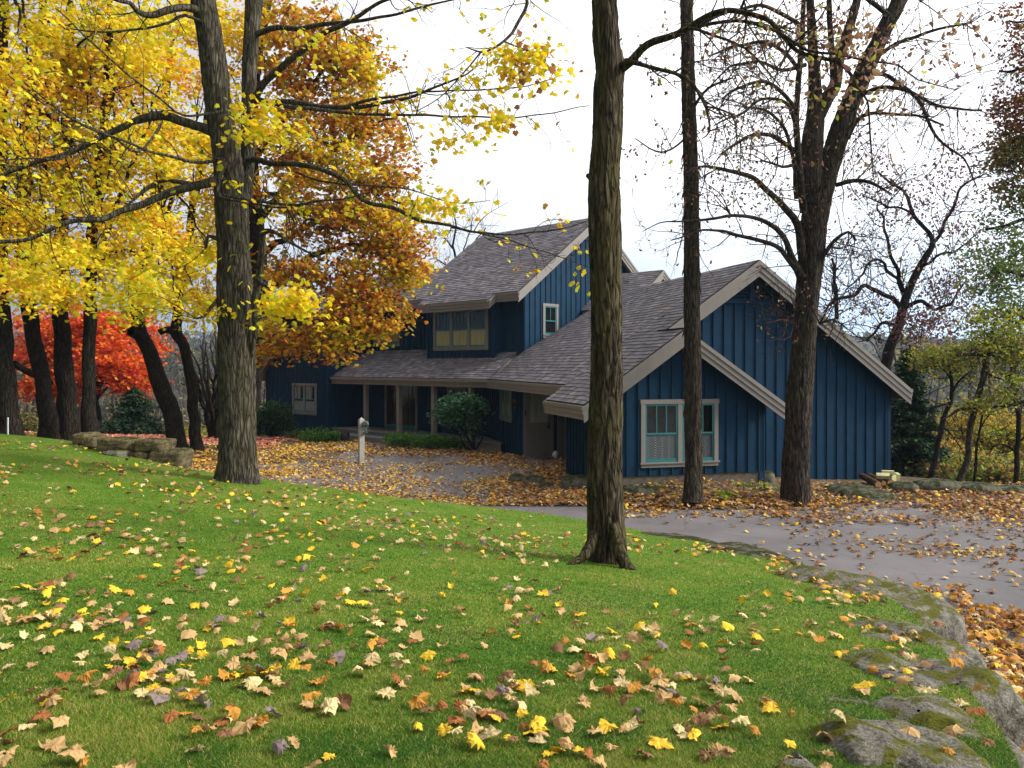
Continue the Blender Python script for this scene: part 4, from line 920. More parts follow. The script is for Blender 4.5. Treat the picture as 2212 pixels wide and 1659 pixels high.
for i, (lab, sp, cl_) in enumerate(specs):
    rr = random.Random(200+i); w = Wood(); t = arbor('maple_tree', lab, P(sp[1][0], sp[1][1], sp[1][2]), 'tree', 'yellow maples at the left of the house')
    w.limb(sp, 28, .022, .09, fscale=7, flare=.3, seed=i*5+1, wob=.06)
    top = [q for q in w.skel if q[0].z > 5]
    for k in range(9):
        a, ra = top[rr.randint(0, len(top)-1)]; c = rr.choice(cl_); b = P(c[0]+rr.uniform(-1,1)*c[3], c[1]+rr.uniform(-1,1)*c[4]*.6, c[2]+rr.uniform(-.8,.8))
        m = (a+b)/2+rdir(rr)*.3+Vector((0,0,.3)); r0 = min(ra*.6, .09)
        p_ = w.limb3([a, m, b], [r0, r0*.6, .012], 6, 0, .2, .15, seed=k)
        twigs_on(w, p_[0], p_[1], 5, 1.2, rr, [], 1, .014)
    if i == 1: w.limb([(108,830,24,9),(85,815,24,8),(55,800,23.6,7),(30,785,23.2,7)], 8)
    if i == 4: w.limb([(318,735,26.2,12),(296,722,26,12),(283,716,25.8,11)], 10); w.limb([(352,838,26.2,10),(336,832,26,8)], 8)
    if i == 5: w.limb([(395,735,27,9),(365,712,26.8,8),(345,718,26.6,7)], 10)
    C, subs, ix = clump_points(cl_, 7600, sub=.30, per=24, flatten=.45)
    g = np.array([noise.noise(Vector((c[0]*.8, c[1]*.5, c[2]*1.2))) for c in subs]); kp = (g > -.2)[ix]; C = C[kp]
    hue = np.array([noise.noise(Vector(c)*.5+Vector((4,4,4))) for c in subs])[ix][kp]
    col = palette(len(C), YEL, YW); gg = hue > .32; col[gg] = palette(gg.sum(), [(.92,.50,.03),(.75,.36,.03),(.92,.66,.02)], [3,1,3]); gg = hue < -.28; col[gg] = palette(gg.sum(), [(.50,.55,.03),(.75,.66,.03)], [2,2])
    connect(w, subs, .2, rr, .010)
    w.build('trunk', M['bark_dark'], t); leaf_cloud('crown', C, rng.uniform(.075, .14, len(C)), col, MAPLE, M['leaf'], t)

# red maple, evergreen and bare shrub behind --------------------------------------------
r3 = random.Random(103)
t = arbor('maple_tree', 'low scarlet orange maple glowing between the dark trunks', P(215,945,42)); w = Wood()
w.limb([(215,950,42,9),(212,900,42,8),(200,840,42,7),(190,760,42,5),(180,690,42,3)], 8, wob=.1, step=.3)
for k in range(22): lim(w, [(208,870-r3.random()*120,42,4),(208+r3.uniform(-60,60),800-r3.random()*60,42,3),(200+r3.uniform(-170,130),830-r3.random()*150,42+r3.uniform(-2,2),1.2)], 5, .2, seed=k)
C, subs, ix = clump_points([(80,740,42,90,70,5),(70,835,41,60,24,1.4),(180,700,42,110,50,4),(230,780,41.5,110,70,8),(285,815,41,44,34,2.4),(240,700,42.5,90,40,3),(320,720,43,50,34,.8),(130,820,42,60,50,3),(330,750,44,40,20,.4)], 11500, sub=.4, per=24, flatten=.35)
col = palette(len(C), [(.74,.10,.015),(.80,.20,.02),(.50,.05,.02),(.82,.30,.03),(.62,.08,.05)], [4,4,2,1.5,1.5])
w.build('trunk', M['bark_dark'], t); leaf_cloud('crown', C, rng.uniform(.13, .2, len(C)), col, MAPLE, M['leaf'], t)

def conifer(lab, base, top_py, wpx, seed, n=7000, colr=((.014,.05,.014),(.03,.08,.02),(.010,.032,.012),(.06,.09,.02)), grp=None, open_=.0):
    rr = random.Random(seed); rg = np.random.default_rng(seed); px, py, D = base; b = P(px, py, D); H = (py-top_py)/F*D; R0 = wpx/F*D
    t = arbor('evergreen_tree', lab, b, 'tree', grp); w = Wood(); w.limb3([b-Vector((0,0,.3)), b+Vector((0,0,H))], [.14, .02], 8, 0, .5)
    Cs = []; z = .06*H
    while z < H:
        rad = R0*(1-z/H)**.8*rr.uniform(.5, 1.15)+.12
        for k in range(rr.randint(5, 7)):
            a = rr.uniform(0, 2*PI); e = b+Vector((math.cos(a)*rad, math.sin(a)*rad, z-rad*.18+rr.uniform(-.1,.1)))
            s_ = b+Vector((0,0,z+rad*.1)); w.limb3([s_, (s_+e)/2+Vector((0,0,rad*.05)), e], [.03, .02, .006], 4, 0, .3, 0, False)
            m = int(n*.0025*rad/R0*14)+4; u = rg.uniform(.15, 1.05, m); pp = np.array(s_)[None]*(1-u[:, None])+np.array(e)[None]*u[:, None]
            Cs.append(pp+rg.normal(size=(m, 3))*np.array([.16,.16,.05])*(.4+u[:, None])*max(.5, rad)*.9)
        z += H*.042*rr.uniform(.8, 1.2)
    C = np.concatenate(Cs); col = palette(len(C), list(colr), [3,3,2,1])
    w.build('trunk', M['bark_dark'], t); leaf_cloud('crown', C, rg.uniform(.10, .2, len(C)), col, DIA, M['needle'], t, droop=.9, flat=1.0)
conifer('dark spruce beneath the scarlet maple behind the lawn', (290,950,40), 838, 92, 31, 4200, ((.018,.05,.022),(.035,.075,.03),(.012,.035,.018),(.06,.085,.03)))
conifer('dark green evergreen tight against the right corner of the garage', (1965,1055,27), 745, 62, 32, 15000)
conifer('smaller dark evergreen behind the right corner of the garage', (1925,1050,31), 830, 45, 33, 9000)
# bare many stemmed shrub
t = arbor('bare_shrub', 'leafless shrub of many upright dark stems left of the big grey tree', P(463,950,34), 'shrub'); w = Wood(); r4 = random.Random(5)
for k in range(15):
    a = (k-7)/7; tp_ = []
    lim(w, [(463+a*8,952,34,5),(463+a*18,900,34+r4.uniform(-.5,.5),4),(463+a*45,820,34+r4.uniform(-1,1),3),(463+a*75+r4.uniform(-12,12),735+abs(a)*40,34+r4.uniform(-1.5,1.5),1.4)], 5, .12, seed=k, n=6, L=1.4, rr=r4, up=.5)
w.build('stems', M['bark_dark'], t)
# small bare tree behind the roof
t = arbor('bare_tree', 'small leafless treetop rising behind the high roof ridge', P(985,800,52), 'tree'); w = Wood(); r5 = random.Random(6)
w.limb([(990,800,52,6),(988,640,52,5),(986,560,52,3),(980,530,52,2.6),(984,490,52,2),(975,450,52,1)], 6, wob=.15, step=.3)
for sp in ([(986,580,52,2.5),(1005,540,52,2),(1030,520,52,1.4),(1050,490,52,.9)], [(982,540,52,2),(965,520,52,1.4),(950,500,52,1)], [(990,600,52,2),(955,565,52,1.3),(930,560,52,.8)], [(1000,545,52,1.6),(1015,500,52,1),(1022,470,52,.7)]):
    lim(w, sp, 4, .15, seed=r5.random()*9, n=8, L=1.6, rr=r5, up=.4, minr=.008)
w.build('trunk', M['bark_dark'], t)

# T3 mossy trunk in the middle -----------------------------------------------------------
r6 = random.Random(106)
t3 = arbor('maple_tree', 'tall mossy straight trunk rising from the middle of the lawn', P(1311,1205,9.48)); w3 = Wood()
w3.limb([(1311,1262,9.5,43),(1311,1215,9.5,42),(1310,1160,9.5,41),(1307,1080,9.48,39),(1306,980,9.46,37),(1309,850,9.45,35),(1311,700,9.4,34),(1310,600,9.4,33.5),(1307,500,9.4,34),(1305,390,9.4,33),(1312,300,9.4,32),(1315,200,9.4,31),(1318,140,9.4,31),(1310,90,9.4,29),(1306,0,9.4,27),(1300,-150,9.4,24),(1300,-400,9.4,16),(1300,-700,9.4,7)], 96, .017, .022, fscale=12, flare=.20, seed=6)
w3.limb([(1296,375,9.4,20),(1281,382,9.38,13),(1272,380,9.36,6),(1266,378,9.36,3)], 12, .008, .03, fscale=14, seed=2)
w3.limb([(1325,1130,9.25,9),(1336,1185,9.15,15),(1353,1222,9.05,13),(1378,1247,8.95,9),(1400,1262,8.9,5)], 14, .012, .03, fscale=12, seed=4, keep=False)
w3.limb([(1285,1150,9.3,10),(1272,1185,9.2,13),(1252,1208,9.1,9),(1225,1222,9.0,4)], 12, .01, .03, fscale=12, seed=5, keep=False)
tips3 = []; K = dict(rr=r6, tips=tips3)
lim(w3, [(1322,175,9.4,15.6),(1340,148,9.35,11.7),(1365,133,9.2,9.4),(1400,98,9.1,8.2),(1440,82,9,7.8),(1475,66,8.9,7.4),(1508,42,8.8,6.6),(1541,25,8.7,6.2),(1575,17,8.6,5.9),(1608,24,8.5,5.5),(1658,44,8.4,5.3),(1691,74,8.3,5.0),(1725,111,8.2,4.7),(1758,124,8.1,4.2),(1808,134,8,3.9),(1838,158,7.9,3.6),(1853,187,7.9,3.1),(1876,213,7.8,2.3),(1882,300,7.8,1.9),(1884,385,7.8,1.2)], fur=.004, seed=31, n=16, L=.8, up=-.1, **K)
lim(w3, [(1470,66,8.9,4.7),(1541,49,8.7,3.9),(1615,44,8.5,3.6),(1675,68,8.3,3.4),(1741,104,8.1,3.1),(1808,111,8,2.8),(1875,133,7.9,2.3),(1941,141,7.8,1.9),(1990,170,7.7,1.4),(2065,192,7.6,0.9)], seed=32, n=18, L=.8, up=-.1, **K)
lim(w3, [(1445,80,8.9,4.7),(1488,62,8.7,3.5),(1541,74,8.5,3.1),(1608,100,8.4,2.7),(1660,150,8.3,1.9),(1690,190,8.2,1.2)], seed=33, n=9, L=.8, up=-.1, **K)
lim(w3, [(1352,132,9.3,7.0),(1375,136,9.1,5.1),(1404,143,9,4.4),(1475,167,8.8,3.6),(1505,195,8.7,3.3),(1526,230,8.6,3.1),(1529,283,8.6,2.3),(1512,303,8.5,1.2)], seed=34, n=8, L=.7, up=-.15, **K)
lim(w3, [(1526,230,8.6,2.3),(1580,245,8.5,2.0),(1590,290,8.5,1.6),(1590,340,8.5,0.9)], seed=35, n=6, L=.6, up=-.2, **K)
lim(w3, [(1600,20,8.6,3.1),(1640,-30,8.5,3.1),(1800,-60,8.3,2.3),(1950,-20,8.2,1.6),(2060,60,8.2,0.9)], seed=36, n=10, L=.8, up=-.3, **K)
C = np.array([tuple(p) for p in tips3]); C = C[rng.random(len(C)) < .20]+rng.normal(size=(1, 3))*0
cs, _, _ = clump_points([(1820,60,8,60,50,1),(1850,120,8,70,60,1.2),(1900,150,7.9,60,50,.7),(2030,60,7.9,70,60,.6),(2070,130,7.8,60,60,.5),(1860,220,7.9,60,50,.5),(1800,190,8,50,50,.4),(1640,60,8.4,90,50,.4)], 230, sub=.16, per=4)
C = np.concatenate([C, cs]); col = palette(len(C), [(.34,.20,.10),(.22,.10,.05),(.40,.28,.14),(.25,.12,.11),(.42,.45,.05)], [4,3,3,2.5,1.6])
w3.build('trunk', M['bark_mossy'], t3); leaf_cloud('crown', C, rng.uniform(.05, .09, len(C)), col, OAK, M['leaf'], t3, droop=1.2, flat=.1)

# T4 slim trunk before the garage ----------------------------------------------------------
t4 = arbor('oak_tree', 'slim shaggy trunk in front of the garage window', P(1497,1068,18)); w4 = Wood(); r7 = random.Random(107)
w4.limb([(1497,1082,18,22),(1497,1062,18,19.5),(1498,1000,18,18),(1497,900,18,17.5),(1496,760,18,17.5),(1494,600,18,16.5),(1493,400,18,16),(1487,200,18,14.5),(1483,0,18,12.5),(1480,-200,18,9),(1480,-420,18,4)], 56, .026, .05, fscale=8, flare=.16, seed=21)
for k in range(26):      # shaggy bark strips standing off the trunk
    y = r7.uniform(200, 900); sd_ = r7.choice((-1, 1)); x = 1494-(600-y)*.006+sd_*16.5
    w4.limb([(x,y,18-.05,1.2),(x+sd_*2.5,y+8,17.95,1.6),(x+sd_*3.5,y+r7.uniform(12,24),17.95,.5)], 4, step=.1, keep=False)
ti = []; 
for sp in ([(1500,230,18,4),(1530,190,17.7,3),(1580,170,17.4,2)], [(1485,180,18,3),(1440,150,17.8,2),(1400,160,17.6,1.2)], [(1500,60,18,4),(1560,30,17.8,3),(1640,20,17.5,1.6)], [(1480,300,18,2.6),(1430,330,17.8,2),(1370,300,17.6,1)]): lim(w4, sp, 6, .08, seed=r7.random()*9, n=7, L=.9, rr=r7, tips=ti)
w4.build('trunk', M['bark_brown'], t4)
C = np.array([tuple(p) for p in ti]); C = C[rng.random(len(C)) < .4]; leaf_cloud('crown', C, rng.uniform(.06, .1, len(C)), palette(len(C), BRN, [2,3,2,1,.5]), OAK, M['leaf'], t4, 1, .1)

# T5 big forked trunk right of the garage gable ------------------------------------------------
r8 = random.Random(108)
t5 = arbor('oak_tree', 'stout brown trunk forking high in front of the garage wall', P(1718,1083,18.3)); w5 = Wood()
w5.limb([(1720,1108,18.3,33.6),(1719,1078,18.3,31.9),(1720,1020,18.3,28.6),(1724,900,18.3,27.4),(1734,760,18.3,24.9),(1745,620,18.3,24.5),(1755,540,18.3,26.1),(1760,470,18.3,27.8),(1776,400,18.3,27.0),(1797,340,18.3,22.1),(1818,270,18.3,19.6),(1843,210,18.3,18.8),(1878,130,18.3,18.0),(1917,50,18.3,16.4),(1942,0,18.3,15.5),(2000,-140,18.3,11.5),(2080,-330,18.3,4.9)], 80, .032, .045, fscale=7, flare=.18, seed=33)
w5.limb([(1752,440,18.2,20),(1750,370,18.2,24),(1756,300,18.2,22),(1761,250,18.2,18),(1760,190,18.2,14),(1757,120,18.2,11),(1752,40,18.2,9),(1745,-60,18.2,7),(1735,-220,18.2,3)], 40, .024, .06, fscale=8, seed=35)
w5.limb([(1768,250,18.2,14),(1785,215,18.1,14),(1803,185,18,13),(1811,140,17.9,11),(1826,85,17.8,10),(1843,30,17.8,9.5),(1856,-20,17.8,8),(1880,-150,17.8,4)], 24, .016, .06, fscale=9, seed=36)
w5.limb([(1735,460,18,7),(1728,380,17.9,7.5),(1722,300,17.8,7),(1720,250,17.8,6.5),(1726,160,17.7,6),(1733,80,17.7,5.5),(1736,0,17.7,5),(1740,-120,17.7,3)], 16, .01, .07, fscale=10, seed=37)
w5.limb([(1800,180,18,7),(1797,110,18,6.5),(1792,40,18,6),(1790,-40,18,5)], 12, .006, .07, seed=38)
tips5 = []; K = dict(rr=r8, tips=tips5, L=1.25, up=.05)
for sd_, sp in enumerate((
 [(1735,560,18.2,11),(1718,482,17.9,8.5),(1691,444,17.6,7.5),(1658,411,17.4,6.5),(1625,384,17.2,5.5),(1575,368,17,4.5),(1525,363,16.8,3),(1480,372,16.6,1.6)],
 [(1730,600,18.2,10),(1708,547,17.9,7),(1675,494,17.6,5.5),(1625,468,17.4,4.2),(1575,465,17.2,3.6),(1511,474,17,2.8),(1440,478,16.8,1.5),(1390,500,16.7,.8)],
 [(1735,600,18.1,9),(1700,556,17.9,6),(1675,534,17.7,5),(1608,514,17.5,4),(1558,500,17.3,3),(1518,494,17.1,2.4),(1450,520,17,1.2)],
 [(1722,330,17.9,6),(1680,300,17.6,5),(1640,290,17.4,4),(1590,310,17.2,3),(1560,330,17,2)],
 [(1722,240,17.8,5),(1690,205,17.5,4.5),(1650,180,17.3,4),(1600,190,17.1,3),(1560,215,17,2)],
 [(1730,160,17.8,5),(1700,120,17.6,4.5),(1650,90,17.4,4),(1590,100,17.2,3),(1530,120,17,1.8)],
 [(1722,280,17.8,5),(1700,225,17.5,4),(1650,215,17.3,3),(1590,250,17.1,2.4),(1540,270,17,1.4)],
 [(1740,140,17.8,5),(1690,150,17.6,4),(1640,130,17.4,3),(1570,150,17.2,2),(1530,190,17,1.2)],
 [(1735,60,17.8,5),(1690,30,17.6,4.5),(1640,10,17.4,4),(1560,30,17.2,3),(1480,50,17,2)],
 [(1745,480,17.9,6),(1725,370,17.6,4.5),(1710,355,17.5,4),(1690,360,17.4,3),(1640,350,17.2,2)],
 [(1805,400,18.2,5),(1850,390,18,4.5),(1890,400,17.9,3.6),(1930,420,17.8,2)],
 [(1830,300,18.2,6),(1850,260,18,5),(1880,245,17.9,4),(1960,250,17.7,3),(2040,270,17.5,2)],
 [(1850,210,18.2,5),(1900,190,18,4.5),(1960,195,17.8,4),(2040,230,17.6,3),(2120,240,17.5,2)],
 [(1850,160,18,5),(1920,165,17.8,4.5),(1980,220,17.6,4),(2030,300,17.5,3),(2080,350,17.4,2),(2110,400,17.4,1.2)],
 [(1880,130,18.2,5),(1950,90,18,4),(2030,60,17.8,3),(2100,50,17.6,2)],
 [(1925,40,18.2,6),(1880,0,18,5),(1840,-30,17.9,4)],
 [(1775,560,18.1,5),(1800,520,18,4),(1830,500,17.9,3),(1850,520,17.8,2)],
 [(1770,700,18,3),(1800,690,17.9,2.4),(1830,710,17.8,1.6)],
 [(1715,700,18,2.6),(1690,690,17.8,2.2),(1650,700,17.6,1.4)],
 [(1720,430,17.9,5),(1700,300,17.6,4),(1660,240,17.3,3),(1610,230,17,2)])):
    lim(w5, sp, 8, .07, seed=sd_+.5, n=15, depth=2, frm=.12, r=.014, nchild=(2,3), **K)
w5.limb([(1760,420,17.7,3),(1795,380,17.5,5),(1812,340,17.5,4),(1850,250,17.4,3),(1845,190,17.4,2)], 7, wob=.1)
w5.build('trunk', M['bark_brown'], t5)
C = np.array([tuple(p) for p in tips5]); C = C[rng.random(len(C)) < .10]
c2, _, _ = clump_points([(1620,300,17,110,90,3),(1600,420,17,110,60,3),(1660,150,17,100,80,2),(1560,100,17,80,60,1),(1860,320,17.5,80,60,1.5),(1700,60,17,90,60,1.5),(1900,100,17.5,80,60,1.2),(1680,690,17.5,30,22,.35)], 900, sub=.25, per=5)
C = np.concatenate([C+rng.normal(size=C.shape)*.05, c2]); leaf_cloud('crown', C, rng.uniform(.05, .095, len(C)), palette(len(C), BRN, [3,3,3,1.4,.8]), OAK, M['leaf'], t5, 1, .1)

# T6 bare oak beyond the garage roof -----------------------------------------------------------
r9 = random.Random(109)
t6 = arbor('oak_tree', 'crooked oak with purple brown leaves leaning up behind the garage eave', P(1905,1010,32)); w6 = Wood()
w6.limb([(1900,1030,32,12.2),(1908,880,32,11.5),(1918,766,32,10.8),(1941,703,32,10.1),(1951,663,32,9.4),(1961,630,32,8.6),(1985,580,32,7.9),(2001,553,32,7.2),(2014,530,32,5.8),(2008,505,32,4.3),(1975,467,32,3.9),(1955,417,32,3.2),(1920,392,32,2.2),(1895,370,32,1.4)], 16, .03, .12, fscale=6, seed=44)
tips6 = []; K = dict(rr=r9, tips=tips6, L=2.0, up=.25, r=.022, minr=.007)
for sd_, sp in enumerate((
 [(1950,665,32,5.8),(1908,627,31.5,5.0),(1875,620,31.2,4.3),(1841,631,31,4.0),(1795,657,30.8,2.9),(1775,675,30.6,1.4)],
 [(1955,640,32,5.8),(1935,587,32,4.3),(1921,553,32,3.6),(1915,500,32,2.9),(1900,440,32,1.7)],
 [(1957,664,32,5.0),(1995,648,31.6,4.3),(2025,668,31.4,3.6),(2060,650,31.2,2.9),(2090,610,31,1.4)],
 [(2014,530,32,4.3),(2041,483,31.8,3.6),(2068,417,31.6,2.9),(2100,390,31.5,2.2),(2130,370,31.4,1.4)],
 [(1975,467,32,2.9),(1950,450,32,2.5),(1905,440,32,1.7),(1870,420,32,1.1)],
 [(1941,703,32,4.3),(1900,700,31.8,3.2),(1870,740,31.5,2.2)],
 [(1960,640,32,3.6),(1900,560,31.6,2.9),(1860,600,31.4,2.2),(1830,620,31.2,1.4)],
 [(1800,655,30.8,2.2),(1808,600,30.8,2.2),(1795,570,30.7,1.4)],
 [(1985,580,32,3.6),(2020,560,31.8,2.9),(2070,540,31.6,2.2),(2110,500,31.4,1.4)])):
    lim(w6, sp, 7, .2, seed=sd_+60, n=14, depth=2, frm=.12, nchild=(2,3), **K)
w6.limb([(1808,690,31,4.3),(1808,640,31,4.3),(1800,600,31,3.6),(1798,560,31,2.2)], 7, wob=.1)
w6.build('trunk', M['bark_dark'], t6)
C = np.array([tuple(p) for p in tips6]); C = C[rng.random(len(C)) < .14]
c2, _, _ = clump_points([(2050,620,31,90,60,3),(2000,700,31,90,50,4),(1960,420,31.5,120,70,2.4),(2080,480,31.5,80,80,1.5),(1860,650,31,60,40,1),(2080,360,31.5,60,60,1)], 2300, sub=.4, per=7)
C = np.concatenate([C+rng.normal(size=C.shape)*.1, c2]); leaf_cloud('crown', C, rng.uniform(.09, .16, len(C)), palette(len(C), [(.16,.05,.055),(.20,.08,.05),(.11,.05,.06),(.28,.25,.05)], [4,3,2,1]), OAK, M['leaf'], t6, 1, .1)

# T7 red and green tree reaching in from the right edge -------------------------------------------
t7 = arbor('oak_tree', 'dense dark red and green foliage reaching in at the right edge', P(2370,1000,24)); w7 = Wood(); r10 = random.Random(110)
w7.limb([(2370,1010,24,24),(2360,700,24,20),(2340,400,24,14),(2330,100,24,8),(2330,-100,24,3)], 12, .02, .2, fscale=6)
for sp in ([(2345,350,24,8),(2260,330,24,5),(2170,360,24,3)], [(2340,250,24,7),(2240,160,24,4),(2160,150,24,2)], [(2350,520,24,7),(2250,470,24,5),(2130,500,24,3)], [(2350,120,24,5),(2250,60,24,3),(2180,40,24,2)], [(2355,640,24,7),(2260,600,24,5),(2160,590,24,3)], [(2355,640,24,7),(2250,660,24,5),(2212,690,24,4),(2160,730,23.8,3),(2130,760,23.6,2)]):
    lim(w7, sp, 6, .12, seed=r10.random()*9, n=12, L=1.2, rr=r10)
cr7 = [(2195,240,24,50,60,3.4),(2225,130,24,60,80,4),(2180,330,24,55,40,3),(2200,300,24,55,40,2.5),(2230,400,24,60,60,3),(2170,395,24,40,26,1.2),(2200,40,24,40,40,.8),(2290,250,24,80,160,6)]
cg7 = [(2190,430,24,50,26,1.0),(2160,480,24,50,26,.8),(2180,560,24,60,50,1.8),(2130,610,23.8,55,50,1.3),(2180,660,23.8,60,50,1.8),(2240,520,24,60,80,2),(2100,540,24,40,50,.5)]
C1, s1, _ = clump_points(cr7, 6500, sub=.2, per=14); C2, s2, _ = clump_points(cg7, 2900, sub=.30, per=10, flatten=.3)
connect(w7, np.concatenate([s1, s2]), .2, r10, .01)
w7.build('trunk', M['bark_dark'], t7)
zz = C1[:, 2]; col = palette(len(C1), [(.22,.05,.03),(.34,.12,.03),(.30,.24,.04),(.16,.17,.03)], [4,2.5,1.5,1.2]); lo = zz < float(P(2200,290,24).z); col[lo] = palette(lo.sum(), [(.22,.20,.03),(.30,.11,.03),(.15,.17,.03)], [3,2.4,3])
C = np.concatenate([C1, C2]); col = np.concatenate([col, palette(len(C2), [(.20,.27,.05),(.13,.20,.04),(.24,.16,.05)], [4,3,1])])
leaf_cloud('crown', C, rng.uniform(.09, .14, len(C)), col, OAK, M['leaf'], t7)

# lean trees at the lower right ------------------------------------------------------------------
GY = [(.25,.32,.03),(.36,.40,.04),(.16,.22,.03),(.55,.48,.04),(.20,.07,.05)]
for i, (lab, sp, lims, cls, nn) in enumerate((
 ('leaning dark sapling with green yellow leaves, thicker of the pair right of the evergreens', [(2066,1062,23,8),(2072,1040,23,7),(2089,983,23,6.6),(2103,898,23,6.2),(2115,847,23,6),(2125,801,23,6),(2132,771,23,5.5),(2138,735,23,4),(2150,690,23,2.5)],
   [[(2103,882,23,4),(2070,885,22.8,3.4),(2050,898,22.6,2.4),(2040,905,22.5,1.4)],[(2105,880,23,4),(2160,878,22.8,3.6),(2212,868,22.6,3.6),(2290,840,22.5,3)],[(2130,770,23,4),(2100,765,22.8,3.4),(2070,768,22.6,2)],[(2133,770,23,3),(2170,750,22.8,2.4),(2212,755,22.6,1.6)],[(2125,800,23,3),(2160,820,22.8,2),(2200,815,22.6,1.2)]],
   [(2150,730,23,60,36,3),(2190,770,23,50,34,2.4),(2090,760,23,60,30,2.4),(2160,850,22.8,50,26,1.2),(2110,870,22.8,40,20,.8),(2200,830,22.6,40,36,1.2),(2140,690,23,60,30,1.4)], 2600),
 ('slimmer leaning dark sapling beside the evergreens at the garage corner', [(2006,1048,25,7),(2012,1026,25,6),(2028,946,25,5.4),(2038,898,25,5),(2052,868,25,4.6),(2057,845,25,4),(2055,813,25,3),(2045,780,25,1.6)],
   [[(2056,850,25,3),(2075,820,24.8,2.2),(2100,800,24.7,1.3)],[(2050,870,25,3),(2020,880,24.8,2.4),(1990,885,24.6,1.4)],[(2055,820,25,2.2),(2040,800,24.8,1.6),(2010,790,24.6,1)],[(2040,925,25,1.6),(2060,945,24.8,1.4),(2085,985,24.6,1)]],
   [(2040,775,25,60,30,2),(2010,770,25,40,30,1.2),(2070,800,25,40,26,1)], 1300),
 ('thin straight sapling just right of the leaning pair', [(2104,1056,25.5,3.4),(2108,1000,25.5,3),(2113,946,25.5,2.6),(2122,900,25.5,2),(2130,860,25.5,1)],
   [[(2112,960,25.5,1.6),(2140,945,25.4,1.2),(2180,940,25.2,.8)],[(2115,930,25.5,1.6),(2135,900,25.4,1.2),(2180,880,25.2,.8)]], [(2140,930,25.5,40,30,1)], 260),
 ('bare dark trunk close to the right edge of the picture', [(2196,1075,24,6.5),(2195,1040,24,5.6),(2198,960,24,5),(2198,885,24,4.6),(2188,825,24,4),(2180,740,24,3),(2178,660,24,1.6)],
   [[(2196,960,24,2.6),(2215,940,24,2),(2240,900,24,1.4)],[(2190,830,24,2.4),(2170,800,24,1.6),(2150,790,24,1)],[(2197,980,24,2),(2170,960,24,1.6),(2140,965,24,1)]], [(2190,700,24,40,60,1)], 500))):
    rr = random.Random(300+i); w = Wood(); t = arbor('sapling', lab, P(*sp[1][:3]), 'tree', 'saplings beyond the driveway edge')
    w.limb(sp, 14, .008, .12, fscale=10, seed=i+70, wob=.06)
    for l in lims: lim(w, l, 6, .08, seed=rr.random()*9, n=9, L=1.0, rr=rr, r=.012, minr=.005)
    C, subs, _ = clump_points(cls, nn, sub=.22, per=9, flatten=.35); connect(w, subs, .3, rr, .009)
    w.build('trunk', M['bark_brown' if i == 0 else 'bark_dark'], t); leaf_cloud('crown', C, rng.uniform(.08, .13, len(C)), palette(len(C), GY, [3,3,2,1.6,1.6]), OAK, M['leaf'], t)
# ------------------------------------------------------------------ stones
def rock(name, label, c, size, rz=0, seed=0, mat='rock', group=None, flat=.0, rough=.10, pw=3.2, cat='boulder', n=26, tilt=0, strata=.0):
    """rounded slab with a chipped noisy skin; c = centre of its top"""
    th = np.linspace(0, 2*PI, n*2, endpoint=False); ph = np.linspace(-PI/2+.02, PI/2-.02, n)
    V = []
    for p in ph:
        for t in th:
            d = Vector((math.cos(p)*math.cos(t), math.cos(p)*math.sin(t), math.sin(p)))
            k = (abs(d.x)**pw+abs(d.y)**pw+abs(d.z)**pw)**(-1/pw); v = d*k
            q = Vector((v.x*size[0], v.y*size[1], v.z*size[2])); m = min(size)
            o = noise.noise(q*1.5/m*.5+Vector((seed*3.1, 0, 0)))*.9+noise.noise(q*1.6/m+Vector((seed, 5, 0)))*.45+noise.noise(q*4.5/m+Vector((0, seed, 0)))*.22+noise.noise(q*14/m)*.07
            q += d*o*rough*m*2.2
            if strata: q += Vector((d.x, d.y, 0))*strata*m*noise.noise(Vector((seed, 0, q.z*9/m)))
            V.append(q)
    w = len(th); T = []
    V = np.array([tuple(v) for v in V]); V[:, 2] -= size[2]
    if tilt: V[:, 2] += V[:, 0]*tilt
    cc, ss = math.cos(rz), math.sin(rz); V = np.c_[V[:, 0]*cc-V[:, 1]*ss, V[:, 0]*ss+V[:, 1]*cc, V[:, 2]]
    i = np.arange(n-1)[:, None]*w; j = np.arange(w)[None]; k = (j+1) % w
    T = np.stack([i+j, i+k, i+w+k, i+w+j], -1).reshape(-1, 4)
    o = np_mesh(name, V, T, None, M[mat], None, True); o.location = c
    return tag(o, label, cat, group)
GW = 'stones edging the lawn beside the driveway'
rock('boulder', 'big rounded grey stone bulging toward the driveway at the bottom right corner', (2.08,4.24,1.31), (.46,.41,.36), .15, 1, group=GW, n=40, rough=.11, strata=.10, tilt=-.03, pw=5)
rock('boulder', 'flat stone with bright yellow green moss at the bottom right of the lawn', (1.78,3.76,1.42), (.35,.25,.24), .1, 2, group=GW, n=36, rough=.13, pw=5, strata=.10, tilt=-.06)
rock('boulder', 'grey stone with leaves caught on it, above the bulging corner stone', (2.62,5.28,1.17), (.50,.40,.36), .2, 3, group=GW, n=36, rough=.13, pw=5, strata=.10, tilt=-.05)
rock('boulder', 'speckled grey stone third up from the bottom right corner', (3.06,6.45,1.01), (.48,.50,.36), .5, 4, group=GW, n=32, rough=.13, pw=5, strata=.10, tilt=-.03)
rock('boulder', 'long mossy flat stone with a drift of leaves along its lawn side', (3.72,9.0,.76), (.62,1.05,.36), .62, 5, group=GW, n=34, rough=.08)
rock('boulder', 'small grey stone half buried at the bottom edge of the lawn', (1.11,3.22,1.545), (.09,.08,.07), .2, 6, group=GW, n=20)
rock('boulder', 'low moss covered stone where the lawn bends beside the driveway', (3.50,12.0,.42), (.42,.95,.2), .35, 7, 'rock_dark', GW, rough=.06)
